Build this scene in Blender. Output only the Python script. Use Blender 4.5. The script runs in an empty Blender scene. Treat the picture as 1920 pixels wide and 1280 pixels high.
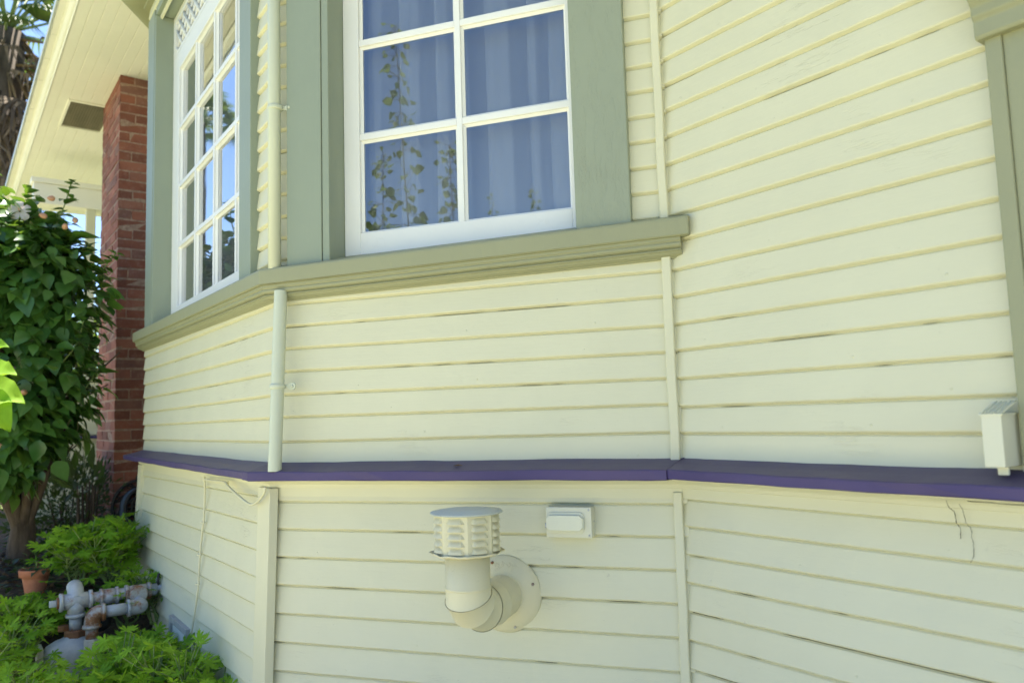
import bpy, bmesh, math, random
from mathutils import Vector, Matrix
random.seed(11)
R_ = math.radians
C = bpy.context.scene
COL = C.collection

# ------------------------------------------------------------------ camera
PITCH, ROLL, FPX = 0.0948, -0.0308, 1453.9          # a hand held shot from about a metre above the path
def cam_axes():
    cp, sp = math.cos(PITCH), math.sin(PITCH)
    fw = Vector((0, cp, sp)); up = Vector((0, -sp, cp)); rt = Vector((1, 0, 0))
    c, s = math.cos(ROLL), math.sin(ROLL)
    return c*rt + s*up, -s*rt + c*up, fw
RT, UP, FW = cam_axes()
cam_d = bpy.data.cameras.new('camera'); cam = bpy.data.objects.new('camera', cam_d); COL.objects.link(cam)
cam.matrix_basis = Matrix(((RT.x, UP.x, -FW.x, 0), (RT.y, UP.y, -FW.y, 0), (RT.z, UP.z, -FW.z, 0), (0, 0, 0, 1)))
cam_d.sensor_width = 36; cam_d.lens = FPX/1920*36; cam_d.clip_start = .05; cam_d.clip_end = 500
cam_d.dof.use_dof = True; cam_d.dof.focus_distance = 2.55; cam_d.dof.aperture_fstop = 3.2
C.camera = cam
def at(x, y, Y):
    """a point Y metres ahead of the lens, on the sight line through pixel x, y of the photograph"""
    d = FW + RT*((x-960)/FPX) - UP*((y-640)/FPX)
    return d*(Y/d.y)

# ------------------------------------------------------------------ light
SUN_EL = 73.0; SUN_H = Vector((-.299, .954))
w = bpy.data.worlds.new('World'); C.world = w; w.use_nodes = True
nt = w.node_tree; bg = nt.nodes['Background']
sky = nt.nodes.new('ShaderNodeTexSky'); sky.sky_type = 'NISHITA'; sky.sun_disc = False
sky.sun_elevation = R_(SUN_EL); sky.sun_rotation = math.atan2(SUN_H.x, SUN_H.y)
sky.air_density = .8; sky.dust_density = .7; sky.ozone_density = 5.5
nt.links.new(sky.outputs[0], bg.inputs[0]); bg.inputs[1].default_value = .135
sd = bpy.data.lights.new('sun', 'SUN'); sd.energy = 5.0; sd.angle = R_(.5); sd.color = (1, .95, .86)
so = bpy.data.objects.new('sun', sd); COL.objects.link(so); so.location = (0, 0, 12)
so.rotation_euler = Vector((SUN_H.x*math.cos(R_(SUN_EL)), SUN_H.y*math.cos(R_(SUN_EL)), math.sin(R_(SUN_EL)))).to_track_quat('Z', 'Y').to_euler()
C.view_settings.view_transform = 'Standard'; C.view_settings.look = 'None'
C.view_settings.exposure = 1.40; C.view_settings.gamma = 1; C.view_settings.use_curve_mapping = False
C.cycles.max_bounces = 10; C.cycles.diffuse_bounces = 6; C.cycles.transparent_max_bounces = 16
C.cycles.use_denoising = True

# ------------------------------------------------------------------ materials
def srgb(r, g, b):
    f = lambda v: (v/255/12.92 if v/255 <= .04045 else ((v/255+.055)/1.055)**2.4)
    return (f(r), f(g), f(b), 1)
class NT:
    def __init__(s, name):
        s.m = bpy.data.materials.new(name); s.m.use_nodes = True; s.t = s.m.node_tree
        s.b = s.t.nodes['Principled BSDF']; s.out = s.t.nodes['Material Output']
        s.tc = s.n('ShaderNodeTexCoord')
    def n(s, typ, **kw):
        o = s.t.nodes.new(typ)
        for k, v in kw.items(): setattr(o, k, v)
        return o
    def l(s, a, b): s.t.links.new(a, b)
    def noise(s, scale, detail=4, rough=.55, stretch=None, coord='Object', off=0):
        mp = s.n('ShaderNodeMapping'); s.l(s.tc.outputs[coord], mp.inputs[0])
        if stretch: mp.inputs['Scale'].default_value = stretch
        mp.inputs['Location'].default_value = (off, off*1.7, off*.6)
        nz = s.n('ShaderNodeTexNoise'); nz.inputs['Scale'].default_value = scale
        nz.inputs['Detail'].default_value = detail; nz.inputs['Roughness'].default_value = rough
        s.l(mp.outputs[0], nz.inputs[0]); return nz.outputs[0]
    def ramp(s, src, stops):
        r = s.n('ShaderNodeValToRGB'); e = r.color_ramp.elements
        while len(e) < len(stops): e.new(.5)
        for el, (p, c) in zip(e, stops):
            el.position = p; el.color = c if len(c) == 4 else (*c, 1)
        s.l(src, r.inputs[0]); return r.outputs[0]
    def mix(s, fac, a, b, mode='MIX'):
        m = s.n('ShaderNodeMix', data_type='RGBA', blend_type=mode)
        for sock, v in ((m.inputs[0], fac), (m.inputs[6], a), (m.inputs[7], b)):
            if hasattr(v, 'is_output'): s.l(v, sock)
            elif isinstance(v, (int, float)): sock.default_value = v
            else: sock.default_value = v if len(v) == 4 else (*v, 1)
        return m.outputs[2]
    def bump(s, *srcs):
        prev = None
        for h, st, d in srcs:
            b = s.n('ShaderNodeBump'); b.inputs['Strength'].default_value = st; b.inputs['Distance'].default_value = d
            s.l(h, b.inputs['Height'])
            if prev: s.l(prev, b.inputs['Normal'])
            prev = b.outputs[0]
        s.l(prev, s.b.inputs['Normal'])
    def base(s, v):
        if hasattr(v, 'is_output'): s.l(v, s.b.inputs['Base Color'])
        else: s.b.inputs['Base Color'].default_value = v if len(v) == 4 else (*v, 1)
    def set(s, **kw):
        for k, v in kw.items(): s.b.inputs[k.replace('_', ' ')].default_value = v
G1 = (1, 1, 1, 1); G0 = (0, 0, 0, 1)

def paint(name, col, wear=.5, rough=.55, alligator=0, grain=(1, 1, 1), dirt=(.30, .27, .20)):
    """brushed exterior paint: faint tone drift, specks of grime, hair cracks, brush marks along the grain"""
    t = NT(name)
    drift = t.noise(3.2, 3)
    c = t.mix(drift, [x*.93 for x in col], [min(1, x*1.05) for x in col])
    fine = t.ramp(t.noise(95, 3, .6, off=3), [(.66, G0), (.74, G1)])
    patch = t.ramp(t.noise(7, 4, off=5), [(.48, G0), (.7, G1)])
    fm = t.n('ShaderNodeMath', operation='MULTIPLY'); t.l(fine, fm.inputs[0]); t.l(patch, fm.inputs[1])
    fm2 = t.n('ShaderNodeMath', operation='MULTIPLY'); t.l(fm.outputs[0], fm2.inputs[0]); fm2.inputs[1].default_value = .35*wear
    c = t.mix(fm2.outputs[0], c, dirt)
    # hair cracks in the paint film, only in patches
    nz = t.noise(14, 5, .7, stretch=grain, off=9)
    ab = t.n('ShaderNodeMath', operation='SUBTRACT'); t.l(nz, ab.inputs[0]); ab.inputs[1].default_value = .5
    ab2 = t.n('ShaderNodeMath', operation='ABSOLUTE'); t.l(ab.outputs[0], ab2.inputs[0])
    crack = t.ramp(ab2.outputs[0], [(.0, G1), (.012, G0)])
    cp = t.ramp(t.noise(2.3, 2, off=21), [(.58, G0), (.66, G1)])
    cm = t.n('ShaderNodeMath', operation='MULTIPLY'); t.l(crack, cm.inputs[0]); t.l(cp, cm.inputs[1])
    cm2 = t.n('ShaderNodeMath', operation='MULTIPLY'); t.l(cm.outputs[0], cm2.inputs[0]); cm2.inputs[1].default_value = .13*wear
    c = t.mix(cm2.outputs[0], c, dirt)
    t.base(c); t.set(Roughness=rough)
    t.b.inputs['Specular IOR Level'].default_value = .35
    inv = t.n('ShaderNodeMath', operation='SUBTRACT'); inv.inputs[0].default_value = 1; t.l(cm.outputs[0], inv.inputs[1])
    brush = t.noise(60, 3, .6, stretch=grain, off=2)
    lump = t.noise(11, 3, .5, off=7)
    lst = [(lump, .38, .006), (brush, .4, .0015), (inv.outputs[0], .6*wear, .0025)]
    if alligator:
        v = t.noise(9, 6, .65, stretch=(2.2, 2.2, .55), off=4)
        va = t.n('ShaderNodeMath', operation='SUBTRACT'); t.l(v, va.inputs[0]); va.inputs[1].default_value = .5
        vb = t.n('ShaderNodeMath', operation='ABSOLUTE'); t.l(va.outputs[0], vb.inputs[0])
        lst.append((t.ramp(vb.outputs[0], [(0, G0), (.05, G1)]), .45*alligator, .002))
    t.bump(*lst)
    return t.m

CREAM = (.650, .630, .456)
M = {}
M['siding'] = paint('cream_siding_paint', CREAM, .7, .5, grain=(.12, 1, 1))
M['cream'] = paint('cream_trim_paint', CREAM, .4, .5, grain=(1, 1, .2))
M['soffit'] = paint('soffit_paint', (.82, .80, .72), .4, .55, grain=(.12, 1, 1))
M['sage'] = paint('sage_trim_paint', (.270, .310, .240), .6, .5, grain=(1, 1, .15))
M['sage_old'] = paint('sage_trim_paint_crazed', (.285, .318, .240), .8, .5, alligator=1, grain=(1, 1, .15))
M['sage_sill'] = paint('sage_sill_paint', (.300, .305, .190), .8, .5, alligator=.35, grain=(.15, 1, 1))
M['white'] = paint('white_sash_paint', (.80, .80, .78), .35, .45, grain=(.4, 1, .4))
M['pipe'] = paint('pipe_paint', (.56, .59, .47), .3, .42)
M['vent'] = paint('vent_paint', (.66, .62, .43), 1.2, .5); M['vent_top'] = paint('weathered_vent_top', (.46, .49, .45), 3.0, .6)
M['box'] = paint('box_paint', (.66, .65, .51), .5, .45)
M['lid'] = paint('lid_plastic', (.69, .69, .55), .2, .4)

t = NT('purple_ledge_paint')
dust_sheen = t.ramp(t.noise(6, 5, .6, stretch=(.4, 1, 1)), [(.35, G0), (.75, G1)])
geo = t.n('ShaderNodeNewGeometry'); sep = t.n('ShaderNodeSeparateXYZ'); t.l(geo.outputs['True Normal'], sep.inputs[0])
upm = t.ramp(sep.outputs[2], [(.35, G0), (.8, G1)])              # faces that look up are greyed in colour: settled grit plus sky sheen
dm = t.n('ShaderNodeMath', operation='MULTIPLY_ADD'); t.l(dust_sheen, dm.inputs[0]); dm.inputs[1].default_value = .35; dm.inputs[2].default_value = .4
dmm = t.n('ShaderNodeMath', operation='MULTIPLY'); t.l(dm.outputs[0], dmm.inputs[0]); t.l(upm, dmm.inputs[1])
t.base(t.mix(dmm.outputs[0], t.mix(dust_sheen, (.042, .027, .118), (.060, .040, .148)), (.088, .074, .100)))
t.set(Roughness=.5); t.bump((t.noise(40, 4, stretch=(.2, 1, 1)), .35, .002), (t.noise(9, 3), .3, .006)); M['purple'] = t.m

M['mortar'] = None
def brickmat():
    t = NT('old_brick'); g = t.n('ShaderNodeNewGeometry')
    c = t.ramp(g.outputs['Random Per Island'], [(0, (.185, .066, .046)), (.4, (.27, .092, .060)), (.75, (.35, .132, .088)), (1, (.22, .105, .085))])
    stain = t.ramp(t.noise(5, 5, .65), [(.40, G0), (.68, G1)])
    c = t.mix(stain, c, (.74, .66, .68), 'MULTIPLY')
    pale = t.ramp(t.noise(24, 6, .75, off=4), [(.52, G0), (.72, G1)])
    pf = t.n('ShaderNodeMath', operation='MULTIPLY'); t.l(pale, pf.inputs[0]); pf.inputs[1].default_value = .42
    t.base(t.mix(pf.outputs[0], c, (.40, .25, .20))); t.set(Roughness=.9)
    t.bump((t.noise(70, 5, .7), .6, .003), (t.noise(22, 4, .6, off=8), .4, .006)); return t.m
M['single_brick'] = brickmat()
def glass(name, wavy, gain=4.1):
    t = NT(name); t.t.nodes.remove(t.b)
    tr = t.n('ShaderNodeBsdfTransparent'); tr.inputs[0].default_value = (.965, .98, .98, 1)
    gl = t.n('ShaderNodeBsdfGlossy'); gl.inputs['Roughness'].default_value = .012
    fr = t.n('ShaderNodeFresnel'); fr.inputs['IOR'].default_value = 1.60
    bp = t.n('ShaderNodeBump'); bp.inputs['Strength'].default_value = wavy; bp.inputs['Distance'].default_value = .01
    t.l(t.noise(5.5, 1, .4), bp.inputs['Height']); t.l(bp.outputs[0], gl.inputs['Normal'])
    dbl = t.n('ShaderNodeMath', operation='MULTIPLY'); dbl.use_clamp = True; t.l(fr.outputs[0], dbl.inputs[0]); dbl.inputs[1].default_value = gain   # both faces of the pane mirror
    mx = t.n('ShaderNodeMixShader'); t.l(dbl.outputs[0], mx.inputs[0]); t.l(tr.outputs[0], mx.inputs[1]); t.l(gl.outputs[0], mx.inputs[2])
    t.l(mx.outputs[0], t.out.inputs[0]); return t.m
M['glass'] = glass('old_window_glass', .012); M['glass_side'] = glass('old_side_glass', .012, 2.5)

def cloth(name, col, weave=.38):
    t = NT(name); t.base(col); t.set(Roughness=.9)
    tl = t.n('ShaderNodeBsdfTranslucent'); tl.inputs[0].default_value = (*col, 1)
    mx = t.n('ShaderNodeMixShader'); mx.inputs[0].default_value = .4
    tp = t.n('ShaderNodeBsdfTransparent'); m2 = t.n('ShaderNodeMixShader'); m2.inputs[0].default_value = weave       # an open weave
    t.l(t.b.outputs[0], mx.inputs[1]); t.l(tl.outputs[0], mx.inputs[2]); t.l(mx.outputs[0], m2.inputs[1]); t.l(tp.outputs[0], m2.inputs[2]); t.l(m2.outputs[0], t.out.inputs[0])
    t.bump((t.noise(220, 2, stretch=(1, 1, .3)), .2, .001)); return t.m
M['curtain'] = cloth('sheer_curtain', (.88, .90, .92), .42); M['curtain_lined'] = cloth('lined_curtain', (.82, .85, .90), .05)

def leafmat(name, a, b, trans, rough=.38, tcol=None, spec=.5):
    t = NT(name); g = t.n('ShaderNodeNewGeometry')
    c = t.mix(g.outputs['Random Per Island'], a, b)
    c = t.mix(t.ramp(t.noise(30, 3), [(.35, G0), (.7, G1)]), c, t.mix(.55, c, (.6, .68, .4), 'MULTIPLY'))
    t.base(c); t.set(Roughness=rough); t.b.inputs['Specular IOR Level'].default_value = spec
    tl = t.n('ShaderNodeBsdfTranslucent')
    t.l(t.mix(.55, c, tcol or (.30, .45, .02)), tl.inputs[0])
    mx = t.n('ShaderNodeMixShader'); mx.inputs[0].default_value = trans
    t.l(t.b.outputs[0], mx.inputs[1]); t.l(tl.outputs[0], mx.inputs[2]); t.l(mx.outputs[0], t.out.inputs[0])
    t.bump((t.noise(60, 2), .2, .003)); return t.m
M['hibiscus'] = leafmat('hibiscus_leaf', (.032, .105, .028), (.105, .235, .048), .30, .28)
M['geranium'] = leafmat('geranium_leaf', (.15, .34, .020), (.36, .58, .048), .42, .62, spec=.2)
M['dark_leaf'] = leafmat('shrub_leaf', (.018, .040, .022), (.045, .085, .040), .2, .5)
M['light_leaf'] = leafmat('sapling_leaf', (.060, .110, .020), (.20, .23, .05), .35, .45)
M['far_leaf'] = leafmat('far_leaf', (.05, .10, .02), (.12, .18, .04), .3, .5)
M['palm_leaf'] = leafmat('palm_leaf', (.055, .105, .025), (.15, .20, .06), .25, .45)
M['dead_frond'] = leafmat('dead_frond', (.085, .055, .032), (.34, .23, .13), .15, .8, (.35, .22, .1))
M['litter'] = leafmat('dry_leaf', (.09, .05, .025), (.26, .16, .08), .1, .8, (.3, .2, .1))
M['petal'] = leafmat('white_petal', (.74, .66, .66), (.80, .74, .74), .35, .6, (.8, .6, .6))
M['bud'] = leafmat('peach_bud', (.62, .30, .18), (.72, .45, .30), .3, .6, (.8, .4, .2))

def rough(name, a, b, scale, r=.85, bump=.4, dist=.01, stretch=None, detail=6):
    t = NT(name); nz = t.noise(scale, detail, .65, stretch=stretch)
    t.base(t.mix(t.ramp(nz, [(.32, G0), (.68, G1)]), a, b)); t.set(Roughness=r); t.bump((nz, bump, dist)); return t.m
M['bark'] = rough('grey_brown_bark', (.055, .036, .024), (.15, .11, .08), 22, stretch=(1, 1, .25), bump=.7)
M['stem'] = rough('green_stem', (.14, .20, .05), (.22, .30, .09), 30, .6)
M['palm_bark'] = rough('palm_bark', (.07, .05, .035), (.2, .15, .1), 9, stretch=(1, 1, .3), bump=.8)
M['soil'] = rough('garden_soil', (.035, .024, .016), (.12, .085, .055), 16, .95, .9, .03)
M['lawn'] = rough('lawn_ground', (.10, .14, .03), (.24, .25, .08), 8, .95, .8, .03)
M['path'] = rough('concrete_path', (.56, .49, .31), (.70, .62, .42), 6, .9, .4, .006)  # kept warm and pale so the sheets throw light up the skirt
M['bounce_ground'] = rough('pale_bounce_ground', (.53, .505, .28), (.69, .655, .42), 7, .95, .5, .01)  # paler and warmer than turf, to bounce sun onto the house
M['terracotta'] = rough('terracotta', (.36, .12, .06), (.50, .20, .11), 13, .85, .2, .003)
M['iron'] = rough('cast_iron', (.012, .012, .014), (.03, .028, .028), 30, .55, .3, .002)
M['hose'] = rough('blue_hose', (.06, .10, .16), (.10, .15, .22), 12, .45, .1, .002)
M['dark'] = rough('dark_crack', (.05, .042, .03), (.10, .085, .06), 40, .95, .1, .001)
M['grille'] = rough('grille_slats', (.15, .13, .085), (.24, .21, .14), 12, .7, .3, .003, stretch=(.3, 1, 1))
M['roofing'] = rough('roof_shingle', (.10, .09, .08), (.2, .18, .16), 14, .95)
M['flash'] = rough('pale_flashing', (.62, .66, .68), (.72, .75, .76), 8, .4, .1, .002)
M['plaster'] = rough('room_plaster', (.34, .33, .31), (.40, .39, .37), 3, .9, .1, .002)
M['mortar'] = rough('lime_mortar', (.24, .135, .10), (.45, .32, .255), 40, .95, .5, .004)
M['wood'] = rough('bare_wood', (.30, .30, .28), (.45, .44, .40), 12, .8)

def rusty(name, amount, met=(.52, .53, .54)):
    t = NT(name); nz = t.noise(26, 6, .7); big = t.noise(9, 4, off=3)
    mm = t.n('ShaderNodeMath', operation='MULTIPLY_ADD'); t.l(nz, mm.inputs[0]); mm.inputs[1].default_value = .6
    m2 = t.n('ShaderNodeMath', operation='MULTIPLY'); t.l(big, m2.inputs[0]); m2.inputs[1].default_value = .6; t.l(m2.outputs[0], mm.inputs[2])
    f = t.ramp(mm.outputs[0], [(.70-amount, G0), (.82-amount, G1)])
    c = t.mix(t.ramp(nz, [(.3, G0), (.7, G1)]), [x*.78 for x in met], met)
    t.base(t.mix(f, c, t.mix(t.noise(50, 3), (.15, .055, .022), (.36, .17, .075)))); t.set(Roughness=.55, Metallic=.25)
    t.bump((nz, .35, .002)); return t.m
M['galv'] = rusty('galvanised_pipe', .055)
M['galv_rust'] = rusty('rusting_pipe', .17, (.50, .48, .44))
M['rust'] = rusty('rusty_nut', .45)
M['meter'] = rusty('meter_casting', -.06, (.50, .53, .56))
M['dial'] = rusty('meter_index', .0, (.66, .63, .56))

# ------------------------------------------------------------------ mesh building
class MB:
    def __init__(s): s.v = []; s.f = []; s.uv = None; s.sm = []
    def quad(s, *p, smooth=False):
        i = len(s.v); s.v += [tuple(q) for q in p]; s.f.append(tuple(range(i, i+len(p)))); s.sm.append(smooth)
    def box(s, a, b):
        x0, y0, z0 = (min(p, q) for p, q in zip(a, b)); x1, y1, z1 = (max(p, q) for p, q in zip(a, b))
        i = len(s.v)
        s.v += [(x0, y0, z0), (x1, y0, z0), (x1, y1, z0), (x0, y1, z0), (x0, y0, z1), (x1, y0, z1), (x1, y1, z1), (x0, y1, z1)]
        for f in ((0, 3, 2, 1), (4, 5, 6, 7), (0, 1, 5, 4), (1, 2, 6, 5), (2, 3, 7, 6), (3, 0, 4, 7)):
            s.f.append(tuple(i+k for k in f)); s.sm.append(False)
    def grid(s, rows, close=False, smooth=True, caps=False):
        """rows of equal length point lists"""
        i = len(s.v); n = len(rows[0])
        for r in rows: s.v += [tuple(p) for p in r]
        for a in range(len(rows)-1):
            for b in range(n if close else n-1):
                c = (b+1) % n
                s.f.append((i+a*n+b, i+a*n+c, i+(a+1)*n+c, i+(a+1)*n+b)); s.sm.append(smooth)
        if caps:
            s.f.append(tuple(i+k for k in range(n))[::-1]); s.sm.append(False)
            k0 = i+(len(rows)-1)*n; s.f.append(tuple(k0+k for k in range(n))); s.sm.append(False)
    def tube(s, pts, rad, n=10, caps=True):
        pts = [Vector(p) for p in pts]
        rad = rad if isinstance(rad, (list, tuple)) else [rad]*len(pts)
        rows = []; ref = None
        for k, p in enumerate(pts):
            d = (pts[min(k+1, len(pts)-1)]-pts[max(k-1, 0)])
            d = d.normalized() if d.length > 1e-9 else Vector((0, 0, 1))
            if ref is None:
                ref = d.orthogonal().normalized()
            ref = (ref-d*ref.dot(d)).normalized(); o = d.cross(ref)
            rows.append([p+(ref*math.cos(2*math.pi*j/n)+o*math.sin(2*math.pi*j/n))*rad[k] for j in range(n)])
        s.grid(rows, True, True, caps)
    def lathe(s, prof, axis=(0, 0, 1), org=(0, 0, 0), n=28, smooth=True, caps=True, ph=0):
        """prof: (radius, height along the axis)"""
        ax = Vector(axis).normalized(); a = ax.orthogonal().normalized(); b = ax.cross(a); o = Vector(org)
        if abs(ax.z) > .9: a = Vector((1, 0, 0)); b = ax.cross(a)
        s.grid([[o+ax*h+(a*math.cos(ph+2*math.pi*j/n)+b*math.sin(ph+2*math.pi*j/n))*r for j in range(n)] for r, h in prof], True, smooth, caps)
    def build(s, name, mat, parent=None, mw=None, bevel=0, fix=True, seg=2):
        me = bpy.data.meshes.new(name); me.from_pydata(s.v, [], s.f); me.materials.append(mat)
        for p, k in zip(me.polygons, s.sm): p.use_smooth = k
        if s.uv:
            ul = me.uv_layers.new(name='UVMap')
            for lp in me.loops: ul.data[lp.index].uv = s.uv[lp.vertex_index]
        if fix:
            bm = bmesh.new(); bm.from_mesh(me); bmesh.ops.recalc_face_normals(bm, faces=bm.faces); bm.to_mesh(me); bm.free()
        me.update()
        o = bpy.data.objects.new(name, me); COL.objects.link(o)
        put(o, parent, mw)
        if bevel:
            b = o.modifiers.new('edge', 'BEVEL'); b.width = bevel; b.segments = seg; b.limit_method = 'ANGLE'; b.angle_limit = R_(35)
        return o
def world_of(o):
    m = o.matrix_basis.copy() if o.parent is None else world_of(o.parent) @ o.matrix_basis
    return m
def put(o, parent, mw):
    mw = mw or Matrix.Identity(4)
    if parent is not None:
        o.parent = parent; o.matrix_basis = world_of(parent).inverted() @ mw
    else: o.matrix_basis = mw
def tag(o, label=None, cat=None, group=None, kind=None):
    for k, v in (('label', label), ('category', cat), ('group', group), ('kind', kind)):
        if v: o[k] = v
    return o
def thing(name, label, cat, loc, group=None):
    o = bpy.data.objects.new(name, None); COL.objects.link(o); o.empty_display_size = .1
    o.matrix_basis = Matrix.Translation(loc); return tag(o, label, cat, group)

# ------------------------------------------------------------------ wall frames: local x along the wall to the right, y into the house, z up (0 = eye height)
A2 = Vector((.4825, 2.2674)); B2 = Vector((-.8343, 2.7209))
dM = (A2-B2).normalized(); LM = (A2-B2).length
dR = Vector((.5949, -.8038)).normalized(); dL = dR.copy(); dL = Vector((.5784, -.8158)).normalized()
LL = 2.425                                             # length of the bay's front facet
C2 = B2-dL*LL
dH = Vector((-dM.x*dL.x*2*0+0.0, 1.0)); dH = Vector((math.sin(R_(-.6)), -math.cos(R_(-.6))))  # hidden facet, runs back to the main wall
def frame(o2, d):
    d = d.normalized(); y = Vector((-d.y, d.x))
    return Matrix(((d.x, y.x, 0, o2.x), (d.y, y.y, 0, o2.y), (0, 0, 1, 0), (0, 0, 0, 1)))
FM, FR, FL = frame(B2, dM), frame(A2, dR), frame(B2, dL)
nR = Vector((dR.y, -dR.x))                             # outward normal of the main wall
# the far facet ends where it meets the main wall line through A2
tt = ((A2-C2).dot(nR))/(Vector((0, 1)).dot(nR)); H2 = C2+Vector((0, 1))*tt
FH = frame(H2, C2-H2); LH = (C2-H2).length
alongH = (H2-A2).dot(dR)
def rf(along, out, z): p = A2+dR*along+nR*out; return Vector((p.x, p.y, z))
GROUND = -1.25
def gz(x, y):
    t = min(1, max(0, (y-3.85)/.42)); return GROUND+.35*t*t*(3-2*t)+.05*min(1, max(0, (y-4.3)/.8))     # the bed steps up beyond the meter

house = thing('house', 'cream clapboard house with a window bay, sage green trim and a purple belt ledge', 'house', (A2.x, A2.y, GROUND))

Z_SOF = 2.74
def flare(z): return .004+.038*max(0, -.2-z)

def gapn(u, seed, k):
    p = seed*3.7+k*2.3; v = math.sin(u*7+p)+.7*math.sin(u*19+p*1.7)+.6*math.sin(u*47+p*2.9)
    return .5+.5*max(-1, min(1, v/1.7))
def siding(fr, u0, u1, courses, holes=(), fl=None, open_=None, name='siding', step=.028, lip=.0045, bev=.0078, capl=False, seed=0):
    """lapped clapboards; courses = [(z at u0, z at u1)] of every board's lower edge, the last one closing the top"""
    rnd = random.Random(seed); mb = MB(); open_ = open_ or {}
    for k in range(len(courses)-1):
        (a0, a1), (b0, b1) = courses[k], courses[k+1]
        zm = (a0+b0)/2; iv = [(u0, u1)]
        for ha, hb, hz0, hz1 in holes:
            if hz0 < zm < hz1:
                iv = [q for p, r in iv for q in ((p, min(r, ha)), (max(p, hb), r)) if q[1]-q[0] > .004]
        for p, r in iv:
            n = max(1, int((r-p)/step)); rows = []
            prob = open_.get(k, 0); probt = open_.get(k+1, 0); st = stt = False
            for i in range(n+1):
                u = p+(r-p)*i/n; f = (u-u0)/(u1-u0)
                zb = a0+(a1-a0)*f; zt = b0+(b1-b0)*f
                gb = .0004 if gapn(u, seed, k) < prob*.75 else 0; gt = .0004 if gapn(u, seed, k+1) < probt*.75 else 0
                j = rnd.uniform(-.0007, .0007); jo = rnd.uniform(-.0006, .0006)
                fb = fl(zb) if fl else 0; ft = fl(zt) if fl else 0
                inb = -.0115 if gb else -.0095; intp = -.0108 if gt else -.0095
                rows.append([(u, -(fb+inb), zb+gb), (u, -(fb+lip-.002+jo), zb+bev*.72+j+gb), (u, -(fb+lip+jo), zb+bev+.0012+j+gb*.6),
                             (u, -(ft-.0042), zt-.0045), (u, -(ft+intp), zt-(.0008 if gt else 0))])
            mb.grid(rows, smooth=False)
            x = p+rnd.uniform(.05, .4)
            while x < r-.03 and x < p+3.2:                 # set nail heads
                f = (x-u0)/(u1-u0); zz = a0+(a1-a0)*f+.021+rnd.uniform(-.004, .004); fb = fl(zz) if fl else 0
                if rnd.random() < .55: mb.lathe([(.0036, -.001), (.0034, .0007), (.0012, .0011)], (0, -1, 0), (x, -(fb+lip-.0022), zz), 8)
                x += .405+rnd.uniform(-.03, .03)
            if capl and p == u0:
                r0 = rows[0]; mb.quad(*r0, (p, .03, r0[-1][2]), (p, .03, r0[0][2]))
    return mb.build(name, M['siding'], house, fr, fix=False)

def lin(z0, step, n): return [(z0+step*i,)*2 for i in range(n)]
def top(cs, step, zmax=Z_SOF):
    cs = list(cs)
    while cs[-1][0] < zmax-step*.4: cs.append((cs[-1][0]+step, cs[-1][1]+step))
    cs[-1] = (zmax, zmax); return cs
cM = [(-.155, -.15), (-.070, -.066), (.0155, .0155), (.0935, .0915), (.1745, .1680), (.2534, .2467), (.3315, .3340), (.410, .4104), (.490, .490), (.570, .570),
      (.6480, .6515), (.7265, .7300), (.8080, .8110), (.8865, .8895), (.966, .969), (1.045, 1.048), (1.1245, 1.127), (1.2055, 1.207)]
cM = top(cM, .08)
cR = [(-.153, -.153), (-.0696, -.070), (.0062, .0107), (.0885, .0892), (.1713, .1800), (.2491, .2469), (.3287, .3282), (.4093, .4044), (.494, .4919), (.5717, .5698),
      (.6545, .6513), (.7306, .7304), (.8154, .8132), (.8954, .8911), (.9742, .9730), (1.0545, 1.050), (1.1334, 1.1299), (1.2155, 1.2118)]
cL = [(-.17, -.15), (-.0813, -.0700), (.0037, .0133), (.0800, .0930), (.1660, .1710), (.2480, .2490), (.3340, .3314), (.415, .412), (.494, .490)]
cL = top(cL, .0765)
# ---- upper walls
U_R1 = .915
def ext(cs, f):            # the two ends of a longer run, given the heights measured at u = 0 and u = .89
    return [(a, a+(b-a)*f) for a, b in cs]
siding(FM, -.0012, LM+.004, cM, [(.12, 1.20, .50, 2.44)], open_={3: .22, 4: .3, 6: .6, 8: .2, 12: .2, 16: .2, 14: .25}, seed=1)
siding(FL, -LL, .0012, cL, [(-2.2, -.27, .50, 2.44)], open_={4: .35, 6: .5, 10: .5, 12: .6, 14: .5, 16: .5, 18: .5, 20: .5}, capl=True, seed=2)
siding(FR, -.004, 4.2, top(ext(cR, 1), .0797), open_={2: .25, 3: .15, 4: .35, 5: .1, 12: .45, 14: .6, 16: .7, 17: .3}, seed=3)
siding(FH, 0, LH+.0012, top([(z-.0, z) for z, _ in cL[:9]], .0765), seed=4)
FN = frame(Vector((rf(-9.6, 0, 0).x, rf(-9.6, 0, 0).y)), dR); LN = alongH+9.6
siding(FN, 0, LN, top(lin(-.153, .08, 3), .08), seed=5, step=.4)
# ---- skirt below the purple ledge, flaring outward towards the ground
sM = [(-1.36, -1.36)]+[(-.1800-.0925*k-.001, -.1790-.0925*k) for k in range(11, -1, -1)]
sR = [(-1.36, -1.36)]+[(-.1785-.0777*k,)*2 for k in range(13, -1, -1)]
sL = [(-1.39, -1.36)]+[(-.1960-.0975*k, -.1700-.0940*k) for k in range(11, -1, -1)]
siding(FM, -.03, LM+.01, sM, fl=flare, open_={4: .12, 6: .15, 8: .25, 9: .3, 10: .2}, seed=6, lip=.0052)
siding(FL, -LL-.03, .03, sL, fl=flare, open_={9: .12, 8: .1}, seed=7, lip=.0085)
siding(FR, -.01, 4.2, sR, fl=flare, open_={11: .12, 10: .15, 9: .95, 8: .1, 7: .9, 5: .5}, seed=8, lip=.0045)
siding(FH, -.02, LH+.03, sL, fl=flare, seed=9)
siding(FN, 0, LN, sR, fl=flare, seed=10, step=.4)

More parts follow.
